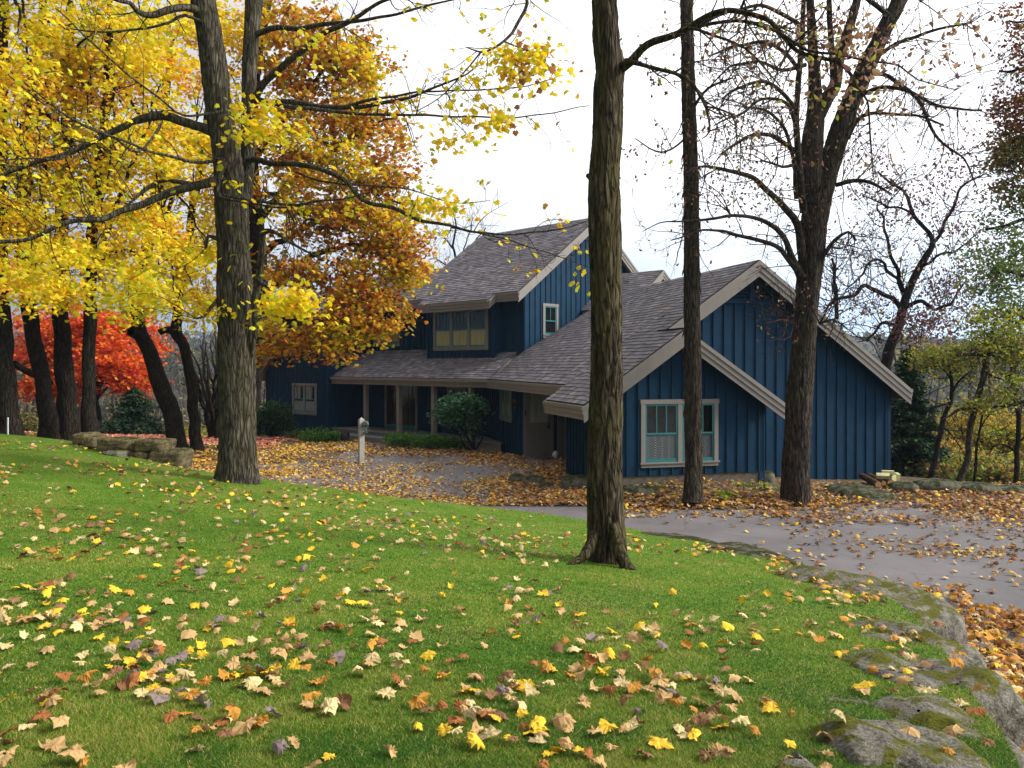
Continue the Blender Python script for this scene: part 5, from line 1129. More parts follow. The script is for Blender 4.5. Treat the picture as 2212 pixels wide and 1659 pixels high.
rock('boulder', 'half sunken mossy stone farthest along the driveway side of the lawn', (2.75,14.0,.22), (.38,.8,.14), .9, 8, 'rock_dark', GW, rough=.06)
GL = 'limestone blocks of the low wall at the left end of the lawn'
for i, (x0, x1, y0, y1, dd, lab) in enumerate((
    (158,190,937,960,18.0,'leftmost weathered block half sunk in the lawn crest'), (184,209,944,968,17.6,'short upright block between the sunken block and the long top block'),
    (210,283,947,976,17.2,'long rounded tan block on top of the wall, left of the small wedge'), (283,294,954,974,17.3,'small wedge stone between the two long top blocks'),
    (293,358,950,976,17.1,'long top block with a pale band under its edge'), (264,292,977,1012,17.2,'rough stepped block in the lower course at its left end'),
    (291,323,977,1016,17.1,'middle block of the lower course with a deep crack beside it'), (323,396,973,1014,17.0,'large smooth block at the right end of the lower course'),
    (222,266,975,1002,16.9,'sloping grey slab in front of the low wall'))):
    c = P((x0+x1)/2, y0, dd); hw = (x1-x0)/2*dd/F; hh = (y1-y0)/2*dd/F
    rock('wall_stone', lab, c+Vector((0,.25,0)), (hw*1.02, .3, hh*1.03), -.12, 20+i, 'rock_tan' if i != 8 else 'rock', GL, rough=.10 if i != 3 else .04, pw=9, cat='stone', strata=.22)
GB = 'stones edging the planting bed before the garage'
for i, (x0, x1, y0, y1, lab, mt) in enumerate((
    (1100,1132,1027,1052,'blocky dark stone at the left end of the planting bed','rock_dark'), (1130,1176,1032,1058,'tapering stone second along the bed from the left','rock_dark'),
    (1163,1197,1047,1067,'small low stone in front of the tapering one','rock_dark'), (1211,1290,1034,1073,'tall blocky stone beside the mossy trunk at the bed','rock_dark'),
    (1345,1440,1058,1086,'long flat stone between the mossy trunk and the slim trunk','rock_dark'), (1450,1522,1073,1090,'low pale slab at the foot of the slim trunk','rock'),
    (1632,1678,1022,1052,'dark stone propped against the corner of the small gable','rock_dark'), (1800,1938,1057,1088,'wide mossy outcrop below the stacked firewood','rock_dark'),
    (1934,1992,1047,1064,'flat ledge stone beside the firewood','rock_dark'), (1990,2096,1041,1064,'long low grey hump beyond the ledge stone','rock_dark'), (2090,2180,1050,1068,'low stone toward the right edge at the woods','rock_dark'), (2170,2260,1056,1070,'last low stone at the right edge of the picture','rock_dark'))):
    D = EYE*F/(y1-HZ); 
    if i == 6: D = 20.6
    if i == 7: D = 19.3
    hw = (x1-x0)/2*D/F; hh = (y1-y0)/2*D/F; c = P((x0+x1)/2, y0, D); dpt = min(.45, hw)
    rock('boulder', lab, c+Vector((0,dpt*.9,.02)), (hw, dpt*(2.2 if i == 7 else 1), hh*1.25+.03), R.uniform(-.15,.15), 50+i, mt, GB, rough=.09, pw=4 if i not in (7,9,10,11) else 2.4)

# ------------------------------------------------------------------ fallen leaves
FALL = {'tan': (.46,.29,.12), 'pale cream': (.60,.46,.22), 'yellow': (.72,.46,.03), 'orange': (.52,.24,.035), 'rusty brown': (.30,.11,.03), 'grey purple': (.20,.15,.14), 'brown': (.22,.11,.05)}
FN = list(FALL); FW = [6, 3, 2.6, 1.7, 1.4, 1.2, 2.0]
def subdiv(V, T):
    V = [tuple(v) for v in V]; T2 = []; ed = {}
    def mid(a, b):
        k = (min(a, b), max(a, b))
        if k not in ed: ed[k] = len(V); V.append(tuple((V[a][i]+V[b][i])/2 for i in range(3)))
        return ed[k]
    for a, b, c in T: x, y, z = mid(a, b), mid(b, c), mid(c, a); T2 += [(a, x, z), (x, b, y), (z, y, c), (x, y, z)]
    return np.array(V), np.array(T2)
LEAF2 = subdiv(*maple())
def curled(kind, seed):
    rr = random.Random(seed); V, T = LEAF2; V = V.copy(); V[:, :2] *= [rr.uniform(.8, 1.1), rr.uniform(.85, 1.1)]
    c1, c2 = rr.uniform(.3, 3.3)*rr.choice((1, 1, -1)), rr.uniform(-.8, 1.6); th = rr.uniform(0, PI)
    V[:, 2] = 0; Vr = V.copy(); Vr[:, 0] = V[:, 0]*math.cos(th)+V[:, 1]*math.sin(th); Vr[:, 1] = -V[:, 0]*math.sin(th)+V[:, 1]*math.cos(th)
    z = -(1-np.cos(c1*Vr[:, 0]))/c1; Vr[:, 0] = np.sin(c1*Vr[:, 0])/c1
    z -= (1-np.cos(c2*Vr[:, 1]))/(c2 or 1)*.8; Vr[:, 1] = np.sin(c2*Vr[:, 1])/(c2 or 1)
    V[:, 0] = Vr[:, 0]*math.cos(th)-Vr[:, 1]*math.sin(th); V[:, 1] = Vr[:, 0]*math.sin(th)+Vr[:, 1]*math.cos(th); V[:, 2] = z+np.array([rr.uniform(-.07, .07) for _ in V])
    V[:, 2] -= V[:, 2].min()*.85
    # petiole
    n = len(V); V = np.r_[V, [[-.014,-.1,V[1,2]],[.014,-.1,V[1,2]],[rr.uniform(-.2,.2),-.6,V[1,2]+.05]]]; T = np.r_[T, [[n,n+1,n+2]]]
    return V, T
# candidate positions on the lawn
def in_view(x, y): return (np.abs(x/np.maximum(y, .1)) < .66) & (y > 2.2)
cand = []
n = 3600; px = rng.uniform(-60, 2260, n); py = 1005+(1700-1005)*rng.random(n)**1.4
X, Y = to_xy(px, py, LAWN); den = np.array([noise.noise(Vector((a*.55, b*.4, 3))) for a, b in zip(X, Y)])
k = (rng.random(n) < np.clip(.44+den*1.1-.30*(px > 1250)*(py > 1200), .08, 1)); cand += list(zip(X[k], Y[k]))
for cx, cy, rx, ry, m in ((120,1285,140,22,46),(60,1330,90,30,40),(200,1350,150,30,46),(330,1430,90,40,46),(300,1480,110,22,30),(560,1480,60,24,20),(410,1545,60,20,10),(500,1580,70,30,10),(690,1545,60,24,10),(1010,1610,60,24,12),(1160,1345,40,18,10),
   (1050,1165,160,16,60),(1130,1200,120,20,36),(900,1130,180,16,70),(600,1090,220,16,90),(1700,1215,40,22,60),(1790,1262,60,22,60),(1860,1298,40,14,40),(1960,1395,30,14,14),(1545,1190,70,14,40),(1620,1180,60,10,40),(300,1010,160,16,90),(120,965,140,12,80),(1350,1175,40,14,14),(1640,1550,40,16,4),(1940,1450,40,40,26),(460,1060,200,12,60),(1330,1590,40,16,6),(700,1150,240,30,50),(240,1180,240,40,50),(1760,1645,60,20,5)):
    m = int(m*(.6 if cy > 1240 else 1.15)); qx, qy = rng.normal(cx, rx*.75, m), rng.normal(cy, ry*.7, m); X, Y = to_xy(qx, np.maximum(qy, 930), LAWN); cand += list(zip(X, Y))
cand = np.array(cand); cand = cand[inpoly(cand[:, 0], cand[:, 1], LPOLY) & in_view(cand[:, 0], cand[:, 1])]
cand = cand[np.argsort(cand[:, 1])]
LZ = LAWN(cand[:, 0], cand[:, 1])
meshes = {}
for ci, cn in enumerate(FN):
    for v in range(7):
        V, T = curled(0, ci*20+v); me = bpy.data.meshes.new('fallen_leaf'); me.from_pydata([tuple(a) for a in V], [], [tuple(int(q) for q in a) for a in T]); 
        a = me.color_attributes.new('Col', 'FLOAT_COLOR', 'POINT'); base = np.array(FALL[cn])*R.uniform(.8, 1.15); cc = base[None]*np.random.default_rng(v).uniform(.7, 1.15, (len(V), 1)); cc[-3:] = (.45,.35,.06)
        a.data.foreach_set('color', np.c_[cc, np.ones(len(V))].astype(np.float32).ravel()); me.materials.append(M['litter']); meshes[cn, v] = me
fwn = np.array(FW)/sum(FW); seen = 0
for i in range(min(300, len(cand))):
    x, y = cand[i]; cn = FN[rng.choice(len(FN), p=fwn)]; v = R.randrange(7); me = meshes[cn, v]
    o = bpy.data.objects.new('fallen_leaf', me); COL.objects.link(o); o.location = (x, y, LZ[i]+.012+R.uniform(0, .012))
    s = R.uniform(.05, .108); o.scale = (s, s, s); o.rotation_euler = (R.gauss(0, .28), R.gauss(0, .28), R.uniform(0, 2*PI))
    side = 'left' if x < -.35*y*.9 else ('right' if x > .2*y else 'middle'); near = 'nearest strip' if y < 3.9 else ('foreground' if y < 4.8 else 'near half')
    tag(o, f'{cn} curled maple leaf lying on the {side} of the lawn in its {near}', 'leaf', 'maple leaves fallen on the near lawn')
rest = cand[300:]
def leaf_stuff(name, X, Y, Z, names, wts, smin=.055, smax=.10, tn=7, label=None, up=.012, tmpls=None, lift=0):
    n = len(X); col = palette(n, [FALL[q] if isinstance(q, str) else q for q in names], wts, var=.22)
    C = np.c_[X, Y, Z+up+rng.uniform(0, .02+lift, n)]; Vs, Ts, Cs = [], [], []; off = 0
    part = rng.integers(0, tn, n)
    for t_ in range(tn):
        V, T = curled(0, 900+t_); m = part == t_; c = C[m]; k = len(V); nn = m.sum()
        if not nn: continue
        nz = rng.normal(size=(nn, 3))*.33; nz[:, 2] = 1; nz /= np.linalg.norm(nz, axis=1)[:, None]
        t = rng.normal(size=(nn, 3)); t -= nz*(t*nz).sum(1)[:, None]; t /= np.linalg.norm(t, axis=1)[:, None]; b = np.cross(nz, t); S = rng.uniform(smin, smax, nn)[:, None, None]
        W = (V[None, :, 0:1]*b[:, None]+V[None, :, 1:2]*t[:, None]+V[None, :, 2:3]*nz[:, None])*S+c[:, None]
        Vs.append(W.reshape(-1, 3)); Ts.append((T[None]+(np.arange(nn)*k)[:, None, None]).reshape(-1, 3)+off); Cs.append(np.repeat(col[m], k, 0)); off += nn*k
    o = np_mesh(name, np.concatenate(Vs), np.concatenate(Ts), np.concatenate(Cs), M['litter']); o['kind'] = 'stuff'
    if label: o['label'] = label
    return o
leaf_stuff('lawn_leaves', rest[:, 0], rest[:, 1], LZ[300:], FN, FW, label='carpet of small fallen leaves on the farther lawn')
# drive, bed and woods floor
def zone(polys_px, n, zf=ground_z, D0=22):
    out = []
    for (x0, x1, y0, y1, w) in polys_px:
        m = int(n*w); qx, qy = rng.uniform(x0, x1, m), rng.uniform(y0, y1, m); out.append(np.c_[to_xy(qx, qy, zf, 20, D0)])
    return np.concatenate([np.c_[o[:, 0], o[:, 1]] if o.shape[1] == 2 else o for o in [np.array(q).reshape(-1, 2) if q.shape[1] == 2 else q for q in out]])
def zpts(rects, zf=ground_z, ns=.0, fr=.45, D0=22):
    A = []
    for (x0, x1, y0, y1, m) in rects:
        X, Y = to_xy(rng.uniform(x0, x1, m), rng.uniform(y0, y1, m), zf, 24, D0); A.append(np.c_[X, Y])
    A = np.concatenate(A); A = A[~inpoly(A[:, 0], A[:, 1], LPOLY)]
    if ns:
        d = np.array([noise.noise(Vector((a*fr, b*fr, 8))) for a, b in A]); A = A[rng.random(len(A)) < np.clip(.5+d*ns, .05, 1)]
    return A
def in_house(A):
    bad = inpoly(A[:, 0], A[:, 1], [tuple(PS(-6.46, 0).xy), tuple(PS(-2.14, 0).xy), tuple(PG(-2.14, 0).xy), tuple(PG(2.42, 0).xy), tuple(Gp(2.42, 9, 0).xy), tuple(Kp(0, 9, 0).xy), tuple(Kp(15, 9, 0).xy), tuple(PWF(5.65, 0).xy), tuple(CW), tuple(Ep(10.3, 0, 0).xy), tuple(Ept.xy), tuple(PW(0, 0).xy), tuple(PD(1.6, 0).xy), tuple(Gp(-4.3, 1.3, 0).xy), tuple(PSL(2.35, 0).xy)])
    return A[~bad]
A = in_house(zpts([(560,1130,965,1095,11500),(1000,1290,1000,1095,4200)], ns=1.3)); leaf_stuff('driveway_leaves', A[:, 0], A[:, 1], ground_z(A[:, 0], A[:, 1]), FN, [4,2.4,5,2.4,2.2,1.2,3.0], .05, .10, label='yellow and brown leaves strewn over the drive before the porch')
A = in_house(np.r_[zpts([(1060,1270,1050,1095,3600),(1340,1700,1070,1100,1900),(1340,1700,1030,1075,700),(1060,1240,985,1040,1500),(1755,2230,1048,1100,3600),(780,1130,960,992,2200),(1000,1140,968,1000,1200)], ns=.5), zpts([(1640,2230,1085,1135,1900)], ns=1.4)])
leaf_stuff('bed_leaves', A[:, 0], A[:, 1], ground_z(A[:, 0], A[:, 1]), FN, [3,1.2,1.4,2.4,3.6,2,5], .06, .12, label='drift of brown and orange leaves round the planting bed', lift=.05)
A = zpts([(1400,2260,1100,1470,1500),(1700,2260,1090,1210,1200),(1350,1700,1098,1120,500)], ns=1.6, fr=.5); leaf_stuff('asphalt_leaves', A[:, 0], A[:, 1], ground_z(A[:, 0], A[:, 1]), FN, [4,2.4,2,2,2,3,4], .05, .11, label='scattered leaves lying on the grey asphalt')
A = zpts([(2060,2260,1330,1700,2600),(2150,2260,1440,1700,1200),(1960,2100,1280,1350,200)], ns=.6, D0=6); A = A[A[:, 0] < 1.02*(2.2+.33*A[:, 1])+.6]
leaf_stuff('edge_leaves', A[:, 0], A[:, 1], ground_z(A[:, 0], A[:, 1]), FN, [4,2,2,5,3,1,2], .08, .13, label='deep drift of orange leaves below the edging stones', lift=.09)
A = in_house(zpts([(395,640,960,1030,4200),(640,800,950,975,1400),(-80,400,930,965,2600)], ns=.5)); leaf_stuff('woodland_leaves', A[:, 0], A[:, 1], ground_z(A[:, 0], A[:, 1]), FN, [2,1.5,6,3,2,.5,2.4], .08, .13, label='yellow leaves covering the ground behind the stone wall')
A = np.c_[rng.uniform(-24, -9, 5200), rng.uniform(30, 40, 5200)]; leaf_stuff('pink_leaf_carpet', A[:, 0], A[:, 1], ground_z(A[:, 0], A[:, 1]), [(.62,.22,.14),(.5,.14,.08),(.62,.36,.22),(.35,.12,.07)], [3,2,2,1.5], .1, .17, label='pinkish leaf carpet under the scarlet maple')
# a few leaves caught on the edging stones
bl = [(1.78,3.72,1.44),(2.2,4.4,1.37),(2.3,4.1,1.36),(2.5,5.2,1.24),(2.72,5.1,1.24),(2.9,5.35,1.22),(2.75,4.85,1.19),(3.0,6.2,1.07),(3.3,6.4,1.06),(3.4,9.2,.78),(3.8,8.8,.78),(1.95,4.5,1.36),(1.5,3.85,1.43)]
for i, (x, y, z) in enumerate(bl):
    cn = R.choice(FN[:5]); o = bpy.data.objects.new('fallen_leaf', meshes[cn, R.randrange(7)]); COL.objects.link(o); o.location = (x, y, z+.005); s = R.uniform(.08, .12); o.scale = (s,)*3; o.rotation_euler = (R.gauss(0,.15), R.gauss(0,.15), R.uniform(0, 6.28))
    tag(o, f'{cn} leaf resting on top of a grey edging stone at the right', 'leaf', 'leaves resting on the edging stones')

for a, b_, cn in ((-3.4, 2.0, 'orange'), (-5.1, 3.1, 'rusty brown'), (-4.4, 5.2, 'tan'), (-2.7, 5.0, 'yellow'), (-5.9, .3, 'brown'), (-3.9, .9, 'rusty brown'), (-5.6, 7.4, 'orange')):
    o = bpy.data.objects.new('fallen_leaf', meshes[cn, 2]); COL.objects.link(o); o.location = Gp(a, b_, zl(a)+.03); o.scale = (.11,)*3; o.rotation_euler = (-.2, -.5, R.uniform(0, 6)); tag(o, f'{cn} leaf lying on the shingles of the garage roof', 'leaf', 'leaves on the garage roof')
# ------------------------------------------------------------------ grass
def grass(n=520000):
    px = rng.uniform(-40, 2250, n); py = 935+775*rng.random(n)**.62
    X, Y = to_xy(px, py, LAWN, 12, 6); k = inpoly(X, Y, LPOLY) & (Y < 24); X, Y = X[k], Y[k]; Z = LAWN(X, Y); n = len(X)
    # coarse mower / wear patches from low-frequency noise sampled on a grid
    gxs = np.linspace(-14, 6, 260); gys = np.linspace(2, 17, 200)
    g = np.array([[noise.noise(Vector((a*.9, b*.9, 0)))+.6*noise.noise(Vector((a*2.6, b*2.6, 4)))+.4*noise.noise(Vector((a*7, b*7, 9))) for a in gxs] for b in gys])
    f = g[np.clip(((Y-2)/15*199).astype(int), 0, 199), np.clip(((X+14)/20*259).astype(int), 0, 259)]
    h = rng.uniform(.008, .020, n)*(1+f*.3); w = np.maximum(.0022, Y*.0006); a = rng.uniform(0, 2*PI, n)
    dx, dy = np.cos(a)*w, np.sin(a)*w; lx, ly = rng.normal(0, .016, n), rng.normal(0, .016, n)
    V = np.stack([np.c_[X-dx, Y-dy, Z-.003], np.c_[X+dx, Y+dy, Z-.003], np.c_[X+lx, Y+ly, Z+h]], 1).reshape(-1, 3)
    T = np.arange(n*3).reshape(-1, 3)
    gr = np.array([.13, .235, .014]); dk = np.array([.042, .125, .010]); ye = np.array([.33, .31, .07]); br = np.array([.46, .38, .15])
    t = np.clip(f*1.25+.42+rng.normal(0, .2, n), 0, 1)[:, None]; c = dk*(1-t)+gr*t; m = rng.random(n) < np.clip(.20+f*.5, .03, .65); c[m] = ye; m = rng.random(n) < .035; c[m] = br
    c *= rng.uniform(.75, 1.25, (n, 1)); o = np_mesh('grass', V, T, np.repeat(c, 3, 0), M['blade']); o['kind'] = 'stuff'; o['label'] = 'short green lawn grass with straw coloured patches'
grass()

# ------------------------------------------------------------------ shrubs and bed plants
def bush(name, label, cl, n, cols, wts, size, tmpl=OAK, stems=None, cat='shrub', group=None, sub=.12, per=12, flatten=.8, droop=.2, mat='leaf', base=None):
    b = P(*base) if base else P(cl[0][0], cl[0][1]+cl[0][4], cl[0][2]); t = empty(name, b, label, cat, group)
    C, subs, _ = clump_points(cl, n, sub=sub, per=per, flatten=flatten)
    if stems:
        w = Wood()
        for s_ in stems: w.limb(s_, 6, 0, .1, None, .04, seed=len(w.V))
        if len(subs): connect(w, subs, .5, random.Random(4), .012)
        w.build('stem', M['bark_dark'], t)
    leaf_cloud('foliage', C, rng.uniform(size*.7, size*1.25, len(C)), palette(len(C), cols, wts), tmpl, M[mat], t, droop)
    return t
bush('rhododendron_shrub', 'leafy green shrub on bare stems standing before the porch', [(1000,875,30,48,26,5),(965,890,30,28,26,2),(1030,880,30,26,22,2),(985,905,30,38,18,1.6),(1000,862,30,30,12,1),(1020,920,30,24,16,.8)], 2300, [(.045,.13,.05),(.08,.20,.08),(.03,.08,.035),(.14,.28,.14)], [3,3,2,1.2], .12, OAK,
     [[(1022,972,30,3),(1012,950,30,2.4),(990,915,30,1.6)],[(1024,972,30,3),(1026,945,30,2.4),(1034,905,30,1.4)],[(1020,972,30,2.6),(1022,940,30,2),(1005,900,30,1.2)],[(1026,972,30,2.4),(1045,940,30,1.6),(1040,900,30,1)],[(1018,972,30,2),(1000,955,30,1.6),(975,905,30,1)]], sub=.13, base=(1022,972,30))
FG = [(.07,.20,.02),(.11,.26,.03),(.045,.12,.015),(.2,.3,.05)]
bush('feathery_shrub', 'low feathery green shrub at the corner of the left wing', [(692,942,34,44,16,4),(665,948,34,26,12,1.6),(725,946,34,22,12,1.2)], 3000, FG, [3,3,2,1], .10, DIA, sub=.09, base=(692,962,34))
bush('feathery_shrub', 'long low feathery green shrub in front of the porch deck', [(880,948,31.5,40,13,4),(930,952,31,44,12,4),(975,955,31,30,9,2),(845,945,32,18,9,1)], 3600, FG, [3,3,2,1], .10, DIA, sub=.09, base=(905,968,31.2))
bush('dark_shrub', 'dark rounded shrub at the left end of the house', [(592,893,36.5,44,26,5),(575,920,36.5,26,24,2),(612,915,36.3,28,24,2)], 3400, [(.025,.07,.02),(.04,.10,.03),(.015,.045,.015)], [3,2,2], .11, OAK, [[(590,962,36.5,3),(585,930,36.5,2),(575,905,36.5,1.4)],[(594,962,36.5,3),(600,930,36.5,2),(610,905,36.5,1.4)]], base=(592,962,36.5))
bush('small_shrub', 'thin yellowing shrub between the dark shrub and the feathery one', [(628,945,35,12,14,1),(645,938,35,14,12,1)], 420, [(.12,.13,.03),(.06,.12,.03)], [1,1], .09, OAK, base=(630,962,35))
YG = [(.42,.46,.05),(.26,.36,.04),(.60,.50,.06),(.14,.24,.03)]
bush('garden_plant', 'yellow green arching perennial behind the blocky bed stones', [(1232,1036,22.5,22,9,2),(1215,1043,22.3,12,8,1),(1250,1030,22.6,10,9,1)], 620, YG, [3,3,2,1], .12, DIA, cat='plant', sub=.10, base=(1230,1052,22.4))
bush('garden_plant', 'pale green leafy plant left of the arching perennial', [(1190,1028,23.5,10,5,1)], 130, YG, [3,3,1,1], .11, OAK, cat='plant', sub=.08, base=(1190,1036,23.5))
bush('garden_plant', 'dry brown seed stalks rising beside the arching perennial', [(1240,1015,22.8,12,10,1)], 90, [(.30,.15,.05),(.2,.10,.05)], [1,1], .07, DIA, [[(1238,1045,22.8,.8),(1240,1025,22.8,.6),(1246,1008,22.8,.4)],[(1236,1045,22.8,.8),(1232,1020,22.8,.6),(1226,1003,22.8,.4)],[(1240,1045,22.8,.8),(1248,1022,22.8,.6),(1256,1012,22.8,.4)]], 'plant', base=(1238,1045,22.8), sub=.05)
bush('hosta_plant', 'yellow green hosta clump between the slim trunk and the stout trunk', [(1562,1074,18.4,18,5,1),(1575,1080,18.2,14,4,1)], 60, [(.40,.48,.06),(.26,.38,.04)], [1,1], .24, OAK, cat='plant', sub=.08, base=(1565,1086,18.3))
bush('ground_cover', 'pale green ground cover under the garage window', [(1420,1048,19.6,34,4,2),(1450,1052,19.4,30,4,1)], 300, [(.26,.34,.07),(.4,.4,.08)], [1,1], .08, OAK, cat='plant', sub=.07, flatten=.3, base=(1430,1056,19.5))
bush('ground_cover', 'green weeds beside the corner stone of the small gable', [(1640,1050,19.6,26,5,1),(1600,1046,19.8,26,4,1)], 240, [(.16,.26,.06),(.34,.36,.07)], [1,1], .09, OAK, cat='plant', sub=.07, flatten=.4, base=(1630,1056,19.6))
# yellow undergrowth at the right
UY = [(.58,.40,.03),(.42,.36,.04),(.26,.32,.05),(.48,.22,.04),(.66,.48,.05)]
for i, (x, y, D, rx, ry, n, lab, cols) in enumerate((
    (2020,985,31,60,40,2000,'orange tinged thicket behind the slimmer sapling',[(.40,.26,.04),(.30,.32,.05),(.55,.28,.04),(.16,.22,.05)]),
    (2110,930,34,80,50,3200,'bright yellow bush glowing behind the leaning saplings',UY),
    (2200,960,33,60,70,2600,'yellow bush at the right edge of the picture',UY),
    (2120,1010,28,80,30,2200,'low green and yellow brush beyond the edge stones',[(.22,.34,.05),(.42,.42,.05),(.50,.30,.05),(.2,.14,.06)]),
    (1975,1020,27,40,24,1400,'rusty green brush under the evergreens',[(.12,.18,.04),(.30,.24,.05),(.22,.12,.05)]),
    (2200,1030,27,50,24,1300,'brown brush low at the right edge',[(.26,.16,.06),(.36,.30,.06),(.2,.24,.05)]))):
    bush('wild_bush', lab, [(x,y,D,rx,ry,1,2.0)], n, cols, [3,2,2,1.5,2][:len(cols)], .17, OAK, [[(x+k*12,y+ry+20,D,2),(x+k*16,y,D,1.4),(x+k*26,y-ry*.8,D,.7)] for k in (-2,-1,0,1,2)], sub=.22, base=(x,y+ry,D), group='bushes of the wooded edge at the right')
for i, (x, y, D, rx, ry, n, lab, cols) in enumerate((
    (455,935,37,60,12,900,'yellowing low brush around the leafless shrub',[(.45,.42,.05),(.25,.25,.06)]),
    (60,915,40,90,26,1800,'dull green brush behind the leftmost trunks',[(.14,.15,.06),(.22,.20,.07),(.30,.24,.05)]),
    (250,925,44,120,20,1500,'brown brush beneath the spruce',[(.10,.09,.05),(.14,.13,.06),(.30,.26,.05)]))):
    bush('wild_bush', lab, [(x,y,D,rx,ry,1,2.5)], n, cols, [2,2,1][:len(cols)], .2, OAK, sub=.25, base=(x,y+ry,D), group='brush of the wooded edge at the left')

# ------------------------------------------------------------------ far woods: thin trunks, twigs and specks
def woods(n_tr, xr, dr, seed, name, lab, hmin, hmax):
    rr = random.Random(seed); w = Wood(); tp_ = []
    for k in range(n_tr):
        D = rr.uniform(*dr); x = (rr.uniform(*xr)-CX)/F*D; z = float(ground_z(x, D)); H = rr.uniform(hmin, hmax); lean = rr.gauss(0, .06); r = rr.uniform(.05, .16)
        a = Vector((x, D, z-.3)); b_ = a+Vector((lean*H*.5+rr.gauss(0, .2), 0, H*.5)); c = a+Vector((lean*H+rr.gauss(0, .5), 0, H))
        p_, ra = w.limb3([a, b_, c], [r, r*.75, .015], 5, 0, .8, .15, False, seed=k)
        for j in range(7):
            i = rr.randint(len(p_)//4, len(p_)-1); grow(w, p_[i], Vector((rr.uniform(-1,1), rr.uniform(-.5,.5), rr.uniform(.2,1))), rr.uniform(1.2, 3.2), ra[i]*.5+.01, 1, rr, tp_, .2, 3, .9, .3, (2, 4), .010)
    o = w.build(name, M['far_bark'], None); o['kind'] = 'stuff'; o['label'] = lab; return tp_
M['far_bark'] = mat_plain('far_bark_grey', (.075,.066,.058), .9, .3, 2, .1, 0)
tl = woods(75, (-80, 640), (46, 72), 71, 'woodland_trunks', 'thicket of grey leafless trunks behind the left lawn', 7, 14)
tr_ = woods(34, (1930, 2300), (34, 62), 72, 'hillside_trunks', 'thin grey trunks on the wooded slope at the right', 5, 11)
def specks(name, tips, n, xr, dr, zr_, cols, wts, size, lab):
    D = rng.uniform(*dr, n); x = (rng.uniform(*xr, n)-CX)/F*D; z = ground_z(x, D)+rng.uniform(*zr_, n)**1.0
    d = np.array([noise.noise(Vector((a*.25, b*.25, c*.4))) for a, b, c in zip(x, D, z)]); k = d > -.12
    C = np.c_[x, D, z][k]; t = np.array([tuple(p) for p in tips]); C = np.concatenate([C, t[rng.random(len(t)) < .5]])
    o = leaf_cloud(name, C, rng.uniform(size*.6, size*1.3, len(C)), palette(len(C), cols, wts), OAK, M['leaf'], None); o['kind'] = 'stuff'; o['label'] = lab
specks('woodland_foliage', tl, 9000, (-100, 650), (46, 75), (0, 4.5), [(.16,.13,.10),(.24,.22,.10),(.12,.10,.08),(.34,.30,.07)], [4,3,3,1], .26, 'brown grey undergrowth and thin foliage of the left woods')
specks('hillside_foliage', tr_, 8000, (1900, 2320), (36, 70), (0, 5), [(.30,.26,.09),(.52,.40,.06),(.22,.17,.12),(.30,.34,.07)], [3,3,3,2], .24, 'yellow and brown undergrowth of the right slope')
# far wooded hill crowns
n = 16000; D = rng.uniform(140, 560, n); x = (rng.uniform(-350, 2560, n)-CX)/F*D; z = ground_z(x, D)
o = leaf_cloud('far_woods', np.c_[x, D, z+rng.uniform(0, 6, n)], rng.uniform(2.2, 5.5, n), palette(n, [(.075,.07,.06),(.10,.085,.055),(.16,.12,.04),(.05,.06,.035),(.12,.13,.04)], [4,3,1.5,2,1.2]), OAK, M['leaf'], None); o['kind'] = 'stuff'; o['label'] = 'grey brown treetops covering the far hills'

# ------------------------------------------------------------------ small things
g = Vector((0, 0, 0)); bp = P(780.5, 998, 26.7); bp.z = float(ground_z(bp.x, bp.y))
t = empty('lamp_post', bp, 'short weathered wooden post with a hooded lantern beside the drive', 'lamp post')
m_ = MB(); m_.box((bp.x, bp.y, bp.z+.66), (.165, .165, 1.5), .5)
rz_ = .5; hw = .0825; base_ = [Vector((x*math.cos(rz_)-y*math.sin(rz_), x*math.sin(rz_)+y*math.cos(rz_), 0)) for x, y in ((-hw,-hw),(hw,-hw),(hw,hw),(-hw,hw))]
top_ = [Vector((bp.x, bp.y, bp.z+1.412))+b_ for b_ in base_]; m_.add(top_+[Vector((bp.x, bp.y, bp.z+1.49))], [(0,1,4),(1,2,4),(2,3,4),(3,0,4)]); m_.build('post', M['weathered'] if 'weathered' in M else M['post'], t)
lx, ly = bp.x+.14, bp.y-.10; m_ = MB(); K_ = 10
for j in range(K_):
    a0, a1 = PI*j/K_, PI*(j+1)/K_
    q = lambda a, y: Vector((lx-math.cos(a)*.10, y, bp.z+1.27+math.sin(a)*.10)); m_.face([q(a0,ly-.12), q(a1,ly-.12), q(a1,ly+.12), q(a0,ly+.12)]); m_.face([q(a0,ly-.12), q(a1,ly-.12), Vector((lx, ly-.12, bp.z+1.27))])
m_.box((lx, ly, bp.z+1.262), (.205, .245, .015)); m_.box((lx, ly, bp.z+1.0), (.15, .18, .02))
for sx in (-1, 1):
    for sy in (-1, 1): m_.box((lx+sx*.07, ly+sy*.085, bp.z+1.13), (.014, .014, .25))
m_.build('lantern', M['lamp_green'] if 'lamp_green' in M else M['metal'], t)
m_ = MB(); m_.box((lx, ly, bp.z+1.13), (.125, .155, .235)); m_.build('lantern_glass', M['glass'], t)
m_ = MB(); [m_.box((lx+dx, ly, bp.z+1.10), (.03, .03, .13)) for dx in (-.03, .03)]; m_.build('bulb', M['shade'], t)
